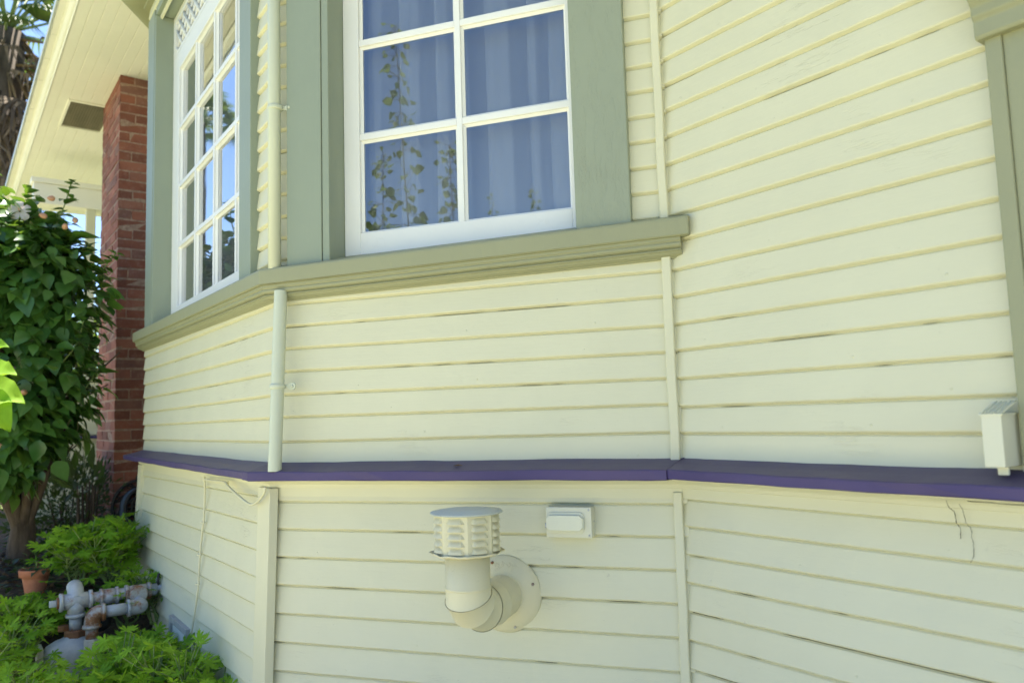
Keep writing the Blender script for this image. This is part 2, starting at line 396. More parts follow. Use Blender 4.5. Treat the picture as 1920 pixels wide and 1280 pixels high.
def sweep(path, prof, closed_prof=True):
    """path: plan points left to right (facing the wall); prof: (out, z) pairs; mitred at the corners"""
    path = [Vector(p[:2]) for p in path]; rows = []
    nd = [(path[i+1]-path[i]).normalized() for i in range(len(path)-1)]
    nn = [Vector((d.y, -d.x)) for d in nd]
    for i, p in enumerate(path):
        if i == 0: m = nn[0]
        elif i == len(path)-1: m = nn[-1]
        else:
            b = (nn[i-1]+nn[i]).normalized(); m = b/b.dot(nn[i])
        zoff = 0
        rows.append([Vector((p.x+m.x*o, p.y+m.y*o, z)) for o, z in prof])
    mb = MB(); mb.grid(rows, True, False, True); return mb
def densify(path, step, jit=0, seed=0):
    out = []; r = random.Random(seed)
    for a, b in zip(path[:-1], path[1:]):
        a = Vector(a[:2]); b = Vector(b[:2]); n = max(1, int((b-a).length/step))
        for i in range(n):
            out.append(a+(b-a)*(i/n))
    out.append(Vector(path[-1][:2])); return out
W0 = rf(-9.6, 0, 0); PE = rf(.893, 0, 0); PE2 = rf(4.2, 0, 0)
BAYPATH = [W0, H2, C2, B2, A2, PE2]
# purple belt ledge: sloping top board with a thick front edge
LEDP = [(-.02, -.138), (.004, -.139), (.050, -.152), (.1015, -.1635), (.1050, -.1670), (.1045, -.188), (.1005, -.1905), (.0, -.191), (-.02, -.191)]
led = MB()
def ledrun(path, dz, grow, seed):
    m = sweep(path, [(o+(grow if o > .01 else 0), z+dz*(1 if z > -.18 else -1)) for o, z in LEDP]); r_ = random.Random(seed); n = len(LEDP); ph = r_.uniform(0, 6)
    for k, v in enumerate(m.v):
        s_ = k//n; wv_ = .0008*math.sin(s_*.9+ph)+.0006*math.sin(s_*2.3)
        m.v[k] = (v[0]+r_.uniform(-.0009, .0009), v[1]+r_.uniform(-.0009, .0009), v[2]+wv_+r_.uniform(-.0008, .0008))
    b_ = len(led.v); led.v += m.v; led.f += [tuple(q+b_ for q in f) for f in m.f]; led.sm += m.sm
ledrun(densify([W0, H2, C2, B2-dL*.01], .12), 0, 0, 1)
ledrun(densify([A2-dM*.02, A2, PE2], .10)[0:1]+densify([A2, PE2], .10), 0, 0, 2)
ledrun([B2-dL*.030, B2-dL*.012]+densify([B2, A2], .08)+[A2+dR*.010], .0020, .0028, 3)     # the front length laps over its neighbours
tag(led.build('belt_ledge', M['purple'], house), 'purple painted ledge board running around the bay under the clapboards')
fz = sweep(densify(BAYPATH, .5), [(-.01, -.187), (.048, -.187), (.046, -.199), (.030, -.206), (.024, -.212), (.022, -.2205), (.014, -.2225), (.012, -.252), (-.01, -.252)])
fz.build('frieze_molding', M['cream'], house)

# ---- window sill that turns the corner of the bay, with its bed moulding
mz = lambda pts, dz: [(o, z+dz) for o, z in pts]
SILLP = [(-.11, .586), (-.02, .562), (.040, .543), (.062, .536), (.066, .531), (.0655, .484), (.063, .480), (-.01, .480)]
eM = B2+dM*1.452
sill = sweep([C2-dL*.02, B2, eM], SILLP)
def sag(mb):
    for i, v in enumerate(mb.v):                         # the old sill dips at the corner of the bay
        p = Vector(v[:2]); uM = (p-B2).dot(dM); uL = (p-B2).dot(dL)
        if uM > 0: dz = .024*min(1, uM/1.4)
        else: dz = .034*min(1, -uL/2.4)
        mb.v[i] = (v[0], v[1], v[2]+dz-.003)
sag(sill)
tag(sill.build('window_sill', M['sage_sill'], house, bevel=.004), 'weathered sage sill wrapping the bay corner')
BEDP = [(-.005, .480), (.054, .480), (.0535, .471), (.048, .466), (.0505, .4625), (.050, .457), (.045, .452), (.036, .4503), (.036, .4480), (.0415, .4462), (.0415, .4432), (.034, .4415), (.030, .436), (.021, .431), (.012, .4288), (.010, .425), (-.005, .425)]
bed = sweep([C2-dL*.012, B2, B2+dM*1.425], BEDP); sag(bed)
bed.build('sill_molding', M['sage_sill'], house, bevel=.0015)

# ---- corner trims
tb = MB()
for k in range(24):                                      # quarter round in the inner corner, slightly wavy
    pass
def strip(fr, u, out, z0, z1, wd, th, mat, name, wob=.001, fl=None, seed=0):
    r = random.Random(seed); mb = MB(); n = max(2, int((z1-z0)/.08)); rows = []
    for i in range(n+1):
        z = z0+(z1-z0)*i/n; j = r.uniform(-wob, wob); f = fl(z) if fl else 0; uu = u(z) if callable(u) else u
        rows.append([(uu+j, -(out+f-th), z), (uu+j, -(out+f-.002), z), (uu+j+.0025, -(out+f), z), (uu+j+wd-.003, -(out+f), z), (uu+j+wd, -(out+f-.003), z), (uu+j+wd, -(out+f-th), z)])
    mb.grid(rows, True, False, True); return mb.build(name, mat, house, fr)
strip(FM, LM-.031, .018, -.150, .455, .027, .03, M['siding'], 'corner_trim', .0014, seed=1)
strip(FM, LM-.029, .018, .545, Z_SOF, .025, .03, M['siding'], 'corner_trim', .0012, seed=2)
strip(FM, lambda z: LM-.030, .016, -1.36, -.235, .026, .03, M['siding'], 'corner_trim', .0014, fl=flare, seed=3)
# boards on the skirt corners
def slab(fr, u0, u1, out, z0, z1, th, mat, name, fl=flare, lean=0, bevel=.002):
    mb = MB(); n = 8; rows = []
    for i in range(n+1):
        z = z0+(z1-z0)*i/n; f = fl(z) if fl else 0; s = lean*f
        rows.append([(u0+s, -(out+f-th), z), (u0+s, -(out+f), z), (u1+s, -(out+f), z), (u1+s, -(out+f-th), z)])
    mb.grid(rows, True, False, True); return mb.build(name, mat, house, fr, bevel=bevel)
slab(FL, -.098, .030, .026, -1.36, -.2235, .03, M['cream'], 'corner_board', lean=.6)
slab(FL, -LL+.012, -LL+.085, .024, -1.36, -.2235, .03, M['cream'], 'corner_board', lean=-.6)
slab(FH, LH-.060, LH+.008, .020, -1.36, -.2235, .03, M['cream'], 'corner_board')

# ------------------------------------------------------------------ windows
def ring(mb, u0, u1, z0, z1, wl, wr, wb, wt, oa, ob):
    mb.box((u0, -oa, z0), (u0+wl, -ob, z1)); mb.box((u1-wr, -oa, z0), (u1, -ob, z1))
    mb.box((u0+wl, -oa, z0), (u1-wr, -ob, z0+wb)); mb.box((u0+wl, -oa, z1-wt), (u1-wr, -ob, z1))
def window(fr, cu0, cu1, ou0, ou1, pl, pr, ncol, zc0, label, gl=-.092, zoff=0, mat_r='sage', gm_='glass'):
    """casing outer cu0..cu1, opening ou0..ou1, glass pl..pr; four rows of panes under a diamond lattice transom"""
    z0 = .578+zoff; zp0 = .655+zoff; zp1 = 2.055; zt = 2.42
    wd = MB()                                            # casing boards, bead and jamb linings
    bead = .0275
    wd.box((cu0, -.030, zc0), (ou0-bead-.002, .02, 2.47)); wd.box((ou0-bead, -.027, zc0), (ou0, .13, 2.425))
    wd.box((ou0, -.026, 2.425), (ou1, .13, 2.47))
    root = wd.build('window', M['sage'], house, fr, bevel=.0025); tag(root, label)
    wr_ = MB(); wr_.box((ou1, -.030, zc0+.005), (cu1, .13, 2.47)); wr_.build('casing_board', M[mat_r], root, fr, bevel=.003)
    sh = MB(); fo, bo = -.072, -.118                     # sash face and back
    sr = ou1+.028 if pr > ou1-.07 else ou1-.002
    ring(sh, ou0+.001, sr, z0, 2.165, pl-ou0-.001, sr-pr, zp0-z0, 2.165-zp1, fo, bo)
    for i in range(1, ncol):
        u = pl+(pr-pl)*i/ncol; sh.box((u-.0105, -fo+.004, zp0), (u+.0105, -bo, zp1))
    rz = (zp1-zp0)/4
    for k in range(1, 4):
        z = zp0+rz*k
        for i in range(ncol):
            a = pl+(pr-pl)*i/ncol+(.0105 if i else 0); b = pl+(pr-pl)*(i+1)/ncol-(.0105 if i < ncol-1 else 0)
            sh.box((a, -fo+.004, z-.0115), (b, -bo, z+.0115))
    sh.build('sash', M['white'], root, fr, bevel=.0022)
    pu = MB()                                            # old putty fillets, a little ragged
    for k in range(4):
        for i in range(ncol):
            a = pl+(pr-pl)*i/ncol+(.0105 if i else 0); b = pl+(pr-pl)*(i+1)/ncol-(.0105 if i < ncol-1 else 0)
            c = zp0+rz*k+(.0115 if k else 0); d = zp0+rz*(k+1)-(.0115 if k < 3 else 0)
            q = .009; y0, y1 = -fo+.012, -gl-.001
            pu.quad((a, y0, c), (b, y0, c), (b-q, y1, c+q), (a+q, y1, c+q)); pu.quad((a, y0, c), (a+q, y1, c+q), (a+q, y1, d-q), (a, y0, d))
            pu.quad((b, y0, c), (b, y0, d), (b-q, y1, d-q), (b-q, y1, c+q)); pu.quad((a, y0, d), (a+q, y1, d-q), (b-q, y1, d-q), (b, y0, d))
    pu.build('putty', M['white'], root, fr, fix=False)
    g = MB(); g.quad((pl-.004, -gl, zp0-.004), (pr+.004, -gl, zp0-.004), (pr+.004, -gl, zp1+.004), (pl-.004, -gl, zp1+.004))
    g.build('glass_pane', M[gm_], root, fr, fix=False)
    tr = MB(); ring(tr, ou0+.001, sr, 2.167, zt, .06, .06, .02, .05, fo, bo)   # transom with crossed bars
    h_ = zt-.05-2.187; lo, hi = ou0+.06, sr-.06
    for sgn in (1, -1):
        ua = lo-h_+.03
        while ua < hi+h_:
            x0, x1 = ua, ua+h_; a0, a1 = (2.187, 2.187+h_) if sgn > 0 else (2.187+h_, 2.187); ua += .105
            if x1 < lo+.004 or x0 > hi-.004: continue
            if x0 < lo: a0 += (a1-a0)*(lo-x0)/(x1-x0); x0 = lo          # clip to the frame
            if x1 > hi: a1 = a0+(a1-a0)*(hi-x0)/(x1-x0); x1 = hi
            tr.tube([(x0, -fo+.014+.005*sgn, a0), (x1, -fo+.014+.005*sgn, a1)], .0115, 4)
    tr.build('lattice', M['white'], root, fr, fix=True)
    g2 = MB(); g2.quad((ou0+.05, -gl+.012, 2.18), (sr-.05, -gl+.012, 2.18), (sr-.05, -gl+.012, 2.38), (ou0+.05, -gl+.012, 2.38))
    g2.build('glass_pane', M[gm_], root, fr, fix=False)
    return root
window(FM, .070, 1.281, .240, 1.111, .304, 1.076, 2, .535, 'white sashed window with sheer curtains facing the camera', mat_r='sage_old')
window(FL, -2.275, -.198, -2.062, -.344, -1.905, -.400, 4, .545, 'tall many paned window with a diamond lattice, seen edge on', gl=-.096, zoff=.012, gm_='glass_side')

def curtain(fr, u0, u1, out, z0, z1, label, folds, seed, mat='curtain'):
    """a sheer panel; folds = (u, width): there the cloth doubles back on itself and lies three layers deep"""
    r = random.Random(seed); path = [(u0, 0)]; 
    for u, wd in folds:
        path += [(u-.02, r.uniform(-.010, .006)), (u+wd*.45, -.012), (u+wd*.52, -.006), (u+wd*.5, .002), (u-wd*.45, .006), (u-wd*.52, .012), (u-wd*.47, .017), (u+wd*.25, .012)]
    path.append((u1, 0)); pts = curve([(a, b, 0) for a, b in path], 5); rows = []; mb = MB()
    for j in range(12):
        z = z0+(z1-z0)*j/11; k = .75+.25*math.sin(j*.5+seed)
        rows.append([(p.x+.0035*math.sin(j*.7+p.x*9)+(1-j/11)*.006*math.sin(p.x*31), -out-p.y*k-.0035*math.sin(p.x*120+j*.25)-.006*math.sin(p.x*37+1), z) for p in pts])
    mb.grid(rows, smooth=True)
    return tag(mb.build('curtain', M[mat], None, fr, fix=False), label, 'curtain', 'sheer curtains behind the window glass')
def curve(pts, n=6):
    pts = [Vector(p) for p in pts]; o = []
    for i in range(len(pts)-1):
        p0, p1, p2, p3 = pts[max(i-1, 0)], pts[i], pts[i+1], pts[min(i+2, len(pts)-1)]
        for j in range(n):
            t_ = j/n; o.append(.5*((2*p1)+(p2-p0)*t_+(2*p0-5*p1+4*p2-p3)*t_*t_+(3*p1-p0-3*p2+p3)*t_**3))
    return o+[pts[-1]]
curtain(FM, .20, .640, -.175, .60, 2.3, 'sheer white curtain panel hanging behind the left panes of the window facing us', [(.315, .05), (.455, .065), (.585, .03)], 4)
curtain(FM, .632, 1.19, -.180, .60, 2.3, 'sheer white curtain panel hanging behind the right panes of the window facing us', [(.665, .04), (.80, .075), (.93, .028), (1.03, .07), (1.12, .03)], 9)
curtain(FL, -2.1, -.33, -.20, .60, 2.3, 'long sheer curtain inside the tall oblique window beyond the corner pipe', [(-2.0+.125*q, .045+.02*(q % 3)) for q in range(13)], 6, 'curtain_lined')

# ------------------------------------------------------------------ eaves, roof, porch, room
FRM = FR
def rbox(mb, al0, al1, o0, o1, z0, z1): mb.box((al0, -o0, z0), (al1, -o1, z1))
sof = MB(); N0, N1 = -9.6, 4.2; wboard = .0765; o = 1.093
while o > -5.0:                                           # beaded boards: shallow V joints between them
    o2 = max(-5.0, o-(wboard if o > -.2 else 1.2)); g = .0035
    sof.quad((N0, -o+g, Z_SOF), (N1, -o+g, Z_SOF), (N1, -o2-g, Z_SOF), (N0, -o2-g, Z_SOF))
    sof.quad((N0, -o+g, Z_SOF), (N0, -o, Z_SOF+.005), (N1, -o, Z_SOF+.005), (N1, -o+g, Z_SOF))
    sof.quad((N0, -o2-g, Z_SOF), (N1, -o2-g, Z_SOF), (N1, -o2, Z_SOF+.005), (N0, -o2, Z_SOF+.005))
    o = o2
soff = sof.build('soffit', M['soffit'], house, FR, fix=False); tag(soff, 'cream boarded soffit under the eave')
cr = MB(); e_ = 1.093; prof = [(e_+a, Z_SOF+b) for a, b in ((0, .05), (0, -.004), (.006, -.006), (.011, .002), (.023, .006), (.033, .016), (.040, .030), (.050, .034), (.050, .06))]
cr.grid([[(N0, -a, b) for a, b in prof], [(N1, -a, b) for a, b in prof]], True, False, True)
cr.build('eave_molding', M['soffit'], house, FR)
sb = MB(); al = N0; rr = random.Random(3)
while al < N1:                                            # starter boards at the very edge, butted with dark joints
    l = rr.uniform(.35, .75); sb.box((al+.004, -e_-.0505, Z_SOF+.045), (min(N1, al+l)-.004, -e_-.091, Z_SOF+.062)); al += l
sb.build('eave_boards', M['soffit'], house, FR)
rb = MB(); er = e_+.105
rb.grid([[(x_, -er, Z_SOF+.064), (x_, -er, Z_SOF+.085), (x_, 2.4, 5.1), (x_, 5.8, Z_SOF+.085), (x_, 5.8, Z_SOF+.064)] for x_ in (N0, N1)], True, False, True)
rb.build('roof', M['roofing'], house, FR)
fl_ = MB(); fl_.box((N0, -er-.0005, Z_SOF+.040), (N1, -er-.0065, Z_SOF+.082)); fl_.box((N0, -er+.0145, Z_SOF+.056), (N1, -er, Z_SOF+.062)); fl_.build('drip_edge', M['flash'], house, FR)
gv = MB(); gA, gB, gC, gD = -6.30, -5.675, .615, .925
for i in range(15):
    y = gC+.008+(gD-gC-.024)*i/14; gv.quad((gA, -y, Z_SOF-.001), (gB, -y, Z_SOF-.001), (gB, -y-.017, Z_SOF-.009), (gA, -y-.017, Z_SOF-.009))
gv.box((gA-.01, -gC+.005, Z_SOF-.0005), (gB+.01, -gD-.005, Z_SOF+.004))
grille = gv.build('soffit_vent', M['grille'], house, FR, fix=False); tag(grille, 'dark slatted vent let into the cream soffit')
gf = MB()
for a in ((gA-.036, gA-.012, gC-.022, gD+.022), (gB+.012, gB+.036, gC-.022, gD+.022), (gA-.012, gB+.012, gC-.022, gC-.002), (gA-.012, gB+.012, gD+.002, gD+.022)): gf.box((a[0], -a[2], Z_SOF-.014), (a[1], -a[3], Z_SOF+.003))
gf.build('vent_frame', M['soffit'], grille, FR, bevel=.002)
cvp = [(-.01, 2.628), (.030, 2.628), (.034, 2.640)]+[(.036+.135*math.sin(R_(a)), 2.640+.062*(1-math.cos(R_(a)))) for a in range(10, 91, 10)]+[(.172, 2.712), (.185, 2.716), (.185, Z_SOF+.002), (-.01, Z_SOF+.002)]
sweep(densify([H2, C2, B2, A2], 3), cvp).build('crown_molding', M['sage_sill'], house)
# porch at the far end
pw = MB(); P0 = -7.2
for k in range(20):
    zb = -1.1+.08*k
    if zb > .46: break
    if -.17 < zb < -.08: continue
    for (o0, o1) in ((.02, 1.02),):
        pw.quad((P0+.006, -o0, zb), (P0+.006, -o1, zb), (P0-.004, -o1, zb+.08), (P0-.004, -o0, zb+.08)); pw.quad((P0+.006, -o0, zb), (P0-.006, -o0, zb), (P0-.006, -o1, zb), (P0+.006, -o1, zb))
pw.box((P0-.1, -.0, -1.1), (P0-.012, -1.02, .47))
tag(pw.build('porch_wall', M['siding'], house, FR, fix=False), 'low clapboard porch wall beyond the chimney')
pl_ = MB(); pl_.box((P0-.02, 0, -.10), (P0+.07, -1.06, -.075)); pl_.build('porch_ledge', M['purple'], house, FR, bevel=.004)
pc = MB(); pc.box((P0-.13, 0, .4705), (P0+.03, -1.06, .51)); pc.build('porch_rail_cap', M['cream'], house, FR, bevel=.004)
pp = MB(); pp.box((P0-.09, -.508, .5105), (P0, -.594, 2.2175)); pp.build('porch_post', M['cream'], house, FR, bevel=.006)
pb = MB(); pb.box((P0-.11, 0, 2.218), (P0+.02, -1.06, 2.42)); pb.box((P0-.13, 0, 2.4205), (P0+.045, -1.08, 2.47)); pb.build('porch_beam', M['soffit'], house, FR, bevel=.006)
# the dark room behind the glass
iw = MB()
iw.box((N0, 5.0, -1.2), (N1, 5.1, Z_SOF)); iw.box((N0-.1, 0.02, -1.2), (N0, 5.1, Z_SOF)); iw.box((N1, 0.0, -1.2), (N1+.1, 5.1, Z_SOF))
iw.box((-5.2, 1.9, -.3), (1.8, 1.95, Z_SOF-.01)); iw.box((-5.2, .05, -.3), (-5.15, 1.9, Z_SOF-.01)); iw.box((1.75, .05, -.3), (1.8, 1.9, Z_SOF-.01))
iw.build('inner_wall', M['plaster'], house, FR)
ff = MB(); ff.box((-5.2, .03, -.34), (1.8, 1.95, -.301))
iv_ = FR.inverted(); bayp = [iv_ @ Vector((p.x, p.y, -.30)) for p in (A2, B2+(A2-C2)*.01, C2+(A2-C2)*.01, H2)]
ff.quad(*[(p.x, p.y+.035, -.30) for p in bayp]); ff.build('inner_floor', M['wood'], house, FR)

# casing of the next opening, at the right edge of the picture, with its moulded cap
def caps(mb, u0, u1, prof):                                # profile (out, z) extruded along the wall
    mb.grid([[(u0, -a, b) for a, b in prof], [(u1, -a, b) for a, b in prof]], True, False, True)
cz = MB(); cz.box((.893, -.032, -.130), (.9245, .02, 1.9)); pil = cz.build('door_casing', M['sage_sill'], house, FR, bevel=.003); tag(pil, 'sage casing board at the right edge of the picture')
cz = MB(); cz.box((.9247, -.026, -.130), (.985, .05, 1.9)); cz.build('door_jamb', M['sage_sill'], pil, FR, bevel=.002)
cz = MB()
caps(cz, .882, 1.02, [(0, .735), (.046, .735), (.050, .742), (.050, .772), (.058, .782), (.058, .80), (.070, .815), (.088, .822), (.088, .853), (.082, .860), (0, .875)])
caps(cz, .846, 1.02, [(0, .8755), (.094, .8625), (.104, .868), (.112, .885), (.112, .915), (.104, .93), (0, .95)])
cz.build('casing_cap', M['sage_sill'], pil, FR, bevel=.003)
# crawl space frame low on the bay's skirt, half hidden by leaves
cf = MB(); f_ = flare(-.95)
ring(cf, -1.41, -1.06, -1.06, -.905, .028, .028, .028, .028, f_+.022, f_-.005); cfo = cf.build('crawl_vent', M['wood'], house, FL, bevel=.002)
cf = MB(); cf.box((-1.382, -(f_+.010), -1.03), (-1.088, -(f_-.01), -.933)); cf.build('vent_panel', M['white'], cfo, FL)

# ------------------------------------------------------------------ brick chimney
ch = MB(); a0, a1, o0, o1 = -5.735, -4.935, -.02, .672
def uvquad(pts, uvs):
    i = len(ch.v); ch.v += pts; ch.f.append((i, i+1, i+2, i+3)); ch.sm.append(False); ch.uv = (ch.uv or [])+uvs
zb, zt_ = -1.1, Z_SOF+.002
def brickface(p, q, u0_):
    """a coursed face: every course stands a few millimetres in or out, the bed joints lie back"""
    L_ = ((p[0]-q[0])**2+(p[1]-q[1])**2)**.5; n2 = ((q[1]-p[1])/L_, -(q[0]-p[0])/L_)
    uvquad([(p[0], p[1], zb), (q[0], q[1], zb), (q[0], q[1], zt_), (p[0], p[1], zt_)], [(u0_, zb), (u0_+L_, zb), (u0_+L_, zt_), (u0_, zt_)])
ca, cb, cc, cd = (a0, -o1), (a1, -o1), (a1, -o0), (a0, -o0)
brickface(ca, cb, 0); brickface(cb, cc, .9); brickface(cd, ca, 2.1)
# single bricks that sit proud of the two faces one can see, so that the arrises are not ruler straight
rr = random.Random(8); z = zb; row = 0; nbase = len(ch.f)
while z < zt_-.06:
    for face in (0, 1):
        x = (-.112 if row % 2 else 0)-rr.uniform(0, .05)
        ln = .80 if face == 0 else .69
        while x < ln:
            b0, b1 = max(0, x)+.0045, min(ln, x+.224)-.0045
            if b1-b0 > .02:
                pr_ = rr.uniform(.001, .0055); zz0, zz1 = z+.0058+rr.uniform(0, .0035), z+.0712-rr.uniform(0, .0035)
                if b0 < .01: b0 = -.0035
                if face == 0: pts = [(a1-b0, -o1-pr_), (a1-b1, -o1-pr_), (a1-b1, -o1+.001), (a1-b0, -o1+.001)]
                else: pts = [(a1+pr_, -o1+b0), (a1+pr_, -o1+b1), (a1-.001, -o1+b1), (a1-.001, -o1+b0)]
                i = len(ch.v)
                for zz in (zz0, zz1):
                    for (px, py) in pts: ch.v.append((px+rr.uniform(-.003, .003), py+rr.uniform(-.003, .003), zz+rr.uniform(-.004, .004))); ch.uv.append((0, 0))
                for f in ((0, 1, 5, 4), (1, 2, 6, 5), (3, 0, 4, 7), (0, 3, 2, 1), (4, 5, 6, 7)):
                    ch.f.append(tuple(i+k for k in f)); ch.sm.append(False)
            x += .224
    z += .0770; row += 1
cho = ch.build('brick_chimney', M['mortar'], None, FR, bevel=.003, fix=True)
cho.data.materials.append(M['single_brick'])
for i_, p_ in enumerate(cho.data.polygons): p_.material_index = 0 if i_ < nbase else 1
tag(cho, 'weathered red brick chimney rising into the cream soffit beside the bay', 'chimney')

# ------------------------------------------------------------------ drain pipes on the bay corner
def clamp(mb, pts, r, n=18):
    mb.tube(pts, r, n)
dp = thing('drain_pipe', 'upper length of painted drain pipe standing on the sill at the bay corner', 'drain pipe', at(515, 502, 2.672), 'painted drain pipe in two lengths')
pA, pB = at(515, 505, 2.672), at(513.5, 2, 2.672); pT = pB+(pB-pA)*.75
mb = MB(); mb.tube([pA, (pA+pT)/2, pT], .0222, 24); mb.build('pipe', M['pipe'], dp)
def strap(pt, parent, along_d, r):
    mb = MB(); mb.lathe([(r, -.009), (r+.004, -.007), (r+.006, 0), (r+.004, .007), (r, .009)], (0, 0, 1), pt, 24)
    d3 = Vector((along_d.x, along_d.y, 0)); n3 = Vector((-along_d.y, along_d.x, 0))
    q = Vector(pt)+n3*.012
    rows = []
    for s_, hw in ((.015, .007), (.032, .007), (.040, .011), (.050, .0125), (.058, .010), (.062, .004)):
        rows.append([q+d3*s_+Vector((0, 0, hw)), q+d3*s_+Vector((0, 0, -hw)), q+d3*s_+n3*.006+Vector((0, 0, -hw)), q+d3*s_+n3*.006+Vector((0, 0, hw))])
    mb.grid(rows, True, False, True)
    o = mb.build('pipe_strap', M['pipe'], parent, bevel=.0012)
    sc = MB(); sc.lathe([(.0055, 0), (.005, .0025), (.002, .0035)], (along_d.y, -along_d.x, 0), q+d3*.049, 12); sc.build('screw', M['pipe'], o)
strap(at(516, 203, 2.672), dp, dM, .0225)
dp2 = thing('drain_pipe', 'lower length of painted drain pipe leaning from under the sill to the purple ledge', 'drain pipe', at(515, 887, 2.615), 'painted drain pipe in two lengths')
qT, qB = at(526.5, 546, 2.662), at(515, 884, 2.615)
mb = MB(); mb.tube([qT, (qT+qB)/2, qB], .0222, 24, caps=False); mb.tube([qT, (qT+qB)/2, qB], .0195, 24, caps=False); mb.build('pipe', M['pipe'], dp2, fix=False)
pl2 = MB(); pl2.tube([qB+(qT-qB)*.01, qT+(qB-qT)*.02], .0193, 20); pl2.build('pipe_bore', M['dark'], dp2)
strap(qB+(qT-qB)*.462, dp2, dM, .0225)

# ------------------------------------------------------------------ flue vent on the skirt
def fm(u, out, z): return FM @ Vector((u, -out, z))
nM3 = Vector((dM.y, -dM.x, 0))
V0 = fm(.842, flare(-.54), -.540)
fv = thing('flue_vent', 'cream louvred flue hood on a gored elbow pipe coming out of the skirt', 'flue vent', V0)
mb = MB(); mb.lathe([(.114, 0), (.116, .004), (.113, .010), (.098, .020), (.080, .028), (.070, .031), (.066, .031)], nM3, V0-nM3*.004, 48); mb.build('wall_flange', M['vent'], fv)
for a_ in (20, 110, 200, 290):
    mb = MB(); sp_ = V0+nM3*.018+(Vector((dM.x, dM.y, 0))*math.cos(R_(a_))+Vector((0, 0, 1))*math.sin(R_(a_)))*.100; mb.lathe([(.0045, -.004), (.0045, .001), (.0025, .0028)], nM3, sp_, 10); mb.build('screw', M['galv_rust'], fv)
PX = at(877, 1060, 2.19); PXc = Vector((PX.x, PX.y, 0))
zbend = -.545; rE = .0625
start = Vector((V0.x, V0.y, -.540))+nM3*.01
end = Vector((PXc.x, PXc.y, -.462))
hor = Vector((PXc.x-start.x, PXc.y-start.y, 0)); hl = hor.length; hn = hor.normalized()
# elbow of straight gores
pts = [start, start+hn*(hl*.40)+Vector((0, 0, -.004)), start+hn*(hl*.66)+Vector((0, 0, -.001)), start+hn*(hl*.90)+Vector((0, 0, .022)), Vector((PXc.x, PXc.y, -.492)), end]
secs = [(pts[0], pts[1], 0), (pts[1], pts[2], .0018), (pts[2], pts[3], 0), (pts[3], pts[4], .0018), (pts[4], pts[5], 0)]
def gore(P, k):
    d0 = (P[k]-P[k-1]).normalized() if k > 0 else (P[1]-P[0]).normalized()
    d1 = (P[k+1]-P[k]).normalized() if k < len(P)-1 else d0
    return (d0+d1).normalized()
side = hn.cross(Vector((0, 0, 1))).normalized()
mb = MB()
for k in range(len(pts)-1):
    ax = (pts[k+1]-pts[k]).normalized(); upv = side.cross(ax).normalized(); rws = []
    rr_ = rE+(.0016 if k % 2 else 0)
    for e, P_ in ((k, pts[k]), (k+1, pts[k+1])):
        m = gore(pts, e); row = []
        for j in range(40):
            a = 2*math.pi*j/40; q = P_+(side*math.cos(a)+upv*math.sin(a))*rr_
            q = q-ax*((q-P_).dot(m)/ax.dot(m)); row.append(q)
        rws.append(row)
    f0, f1 = rws; rws = [[p*(1-t_)+q*t_ for p, q in zip(f0, f1)] for t_ in (0, .08, .92, 1)]
    ctr = lambda row: sum(row, Vector())/len(row)
    for t_ in (0, 3): c_ = ctr(rws[t_]); rws[t_] = [c_+(p-c_)*1.022 for p in rws[t_]]
    mb.grid(rws, True, True)
mb.build('elbow', M['vent'], fv, fix=True)
ax0 = Vector((PXc.x, PXc.y, 0))
mb = MB(); mb.lathe([(.0625, -.470), (.0642, -.467), (.0642, -.463), (.0620, -.461), (.0620, -.375)], (0, 0, 1), ax0, 40); mb.build('riser_pipe', M['vent'], fv)
ph0 = math.atan2(-ax0.y, -ax0.x)+.02                     # an arris faces the camera
rO = .0905; zB, zT = -.3745, -.2665
hd = MB()
cs = [Vector((math.cos(ph0+math.pi/4*k), math.sin(ph0+math.pi/4*k), 0)) for k in range(8)]
for k in range(8):
    p0, p1 = ax0+cs[k]*rO, ax0+cs[(k+1) % 8]*rO; e = (p1-p0); L8 = e.length; e.normalize(); nrm = ((cs[k]+cs[(k+1) % 8])/2).normalized()
    def P(s_, z_, o_): return Vector((0, 0, z_))+p0+e*(s_*L8)+nrm*o_
    nl = 5; h = (zT-zB-.010)/nl
    hd.quad(P(0, zB, 0), P(.13, zB, 0), P(.13, zT, 0), P(0, zT, 0)); hd.quad(P(.87, zB, 0), P(1, zB, 0), P(1, zT, 0), P(.87, zT, 0))
    for i in range(nl):
        z0_ = zB+.006+h*i; z1_ = z0_+h*.20; z2_ = z0_+h
        hd.quad(P(.13, z0_, 0), P(.87, z0_, 0), P(.87, z1_, 0), P(.13, z1_, 0))       # flat band under each louvre
        hd.quad(P(.13, z1_, -.0004), P(.87, z1_, -.0004), P(.87, z2_, -.0004), P(.13, z2_, -.0004))
        rows = []                                        # the hooded louvre, open at its lower edge
        for j in range(9):
            q_ = 2*(j/8)-1; b = max(0, 1-abs(q_)**5); s_ = .5+.37*q_
            rows.append([P(s_, z2_, 0), P(.5+.27*q_, z2_-h*.12, .0015*b), P(.5+.31*q_, z2_-h*.40, .0065*b), P(.5+.36*q_, z1_+h*.10, .0105*b), P(.5+.37*q_, z1_+.0004, .0112*b)])
        hd.grid(rows, smooth=False)
    hd.quad(P(.13, zB, 0), P(.87, zB, 0), P(.87, zB+.006, 0), P(.13, zB+.006, 0)); hd.quad(P(.13, zT-.004, 0), P(.87, zT-.004, 0), P(.87, zT, 0), P(.13, zT, 0))
    hd.quad(P(.02, zB+.002, -.020), P(.98, zB+.002, -.020), P(.98, zT-.002, -.020), P(.02, zT-.002, -.020))
hood = hd.build('louvred_hood', M['vent'], fv, fix=False)
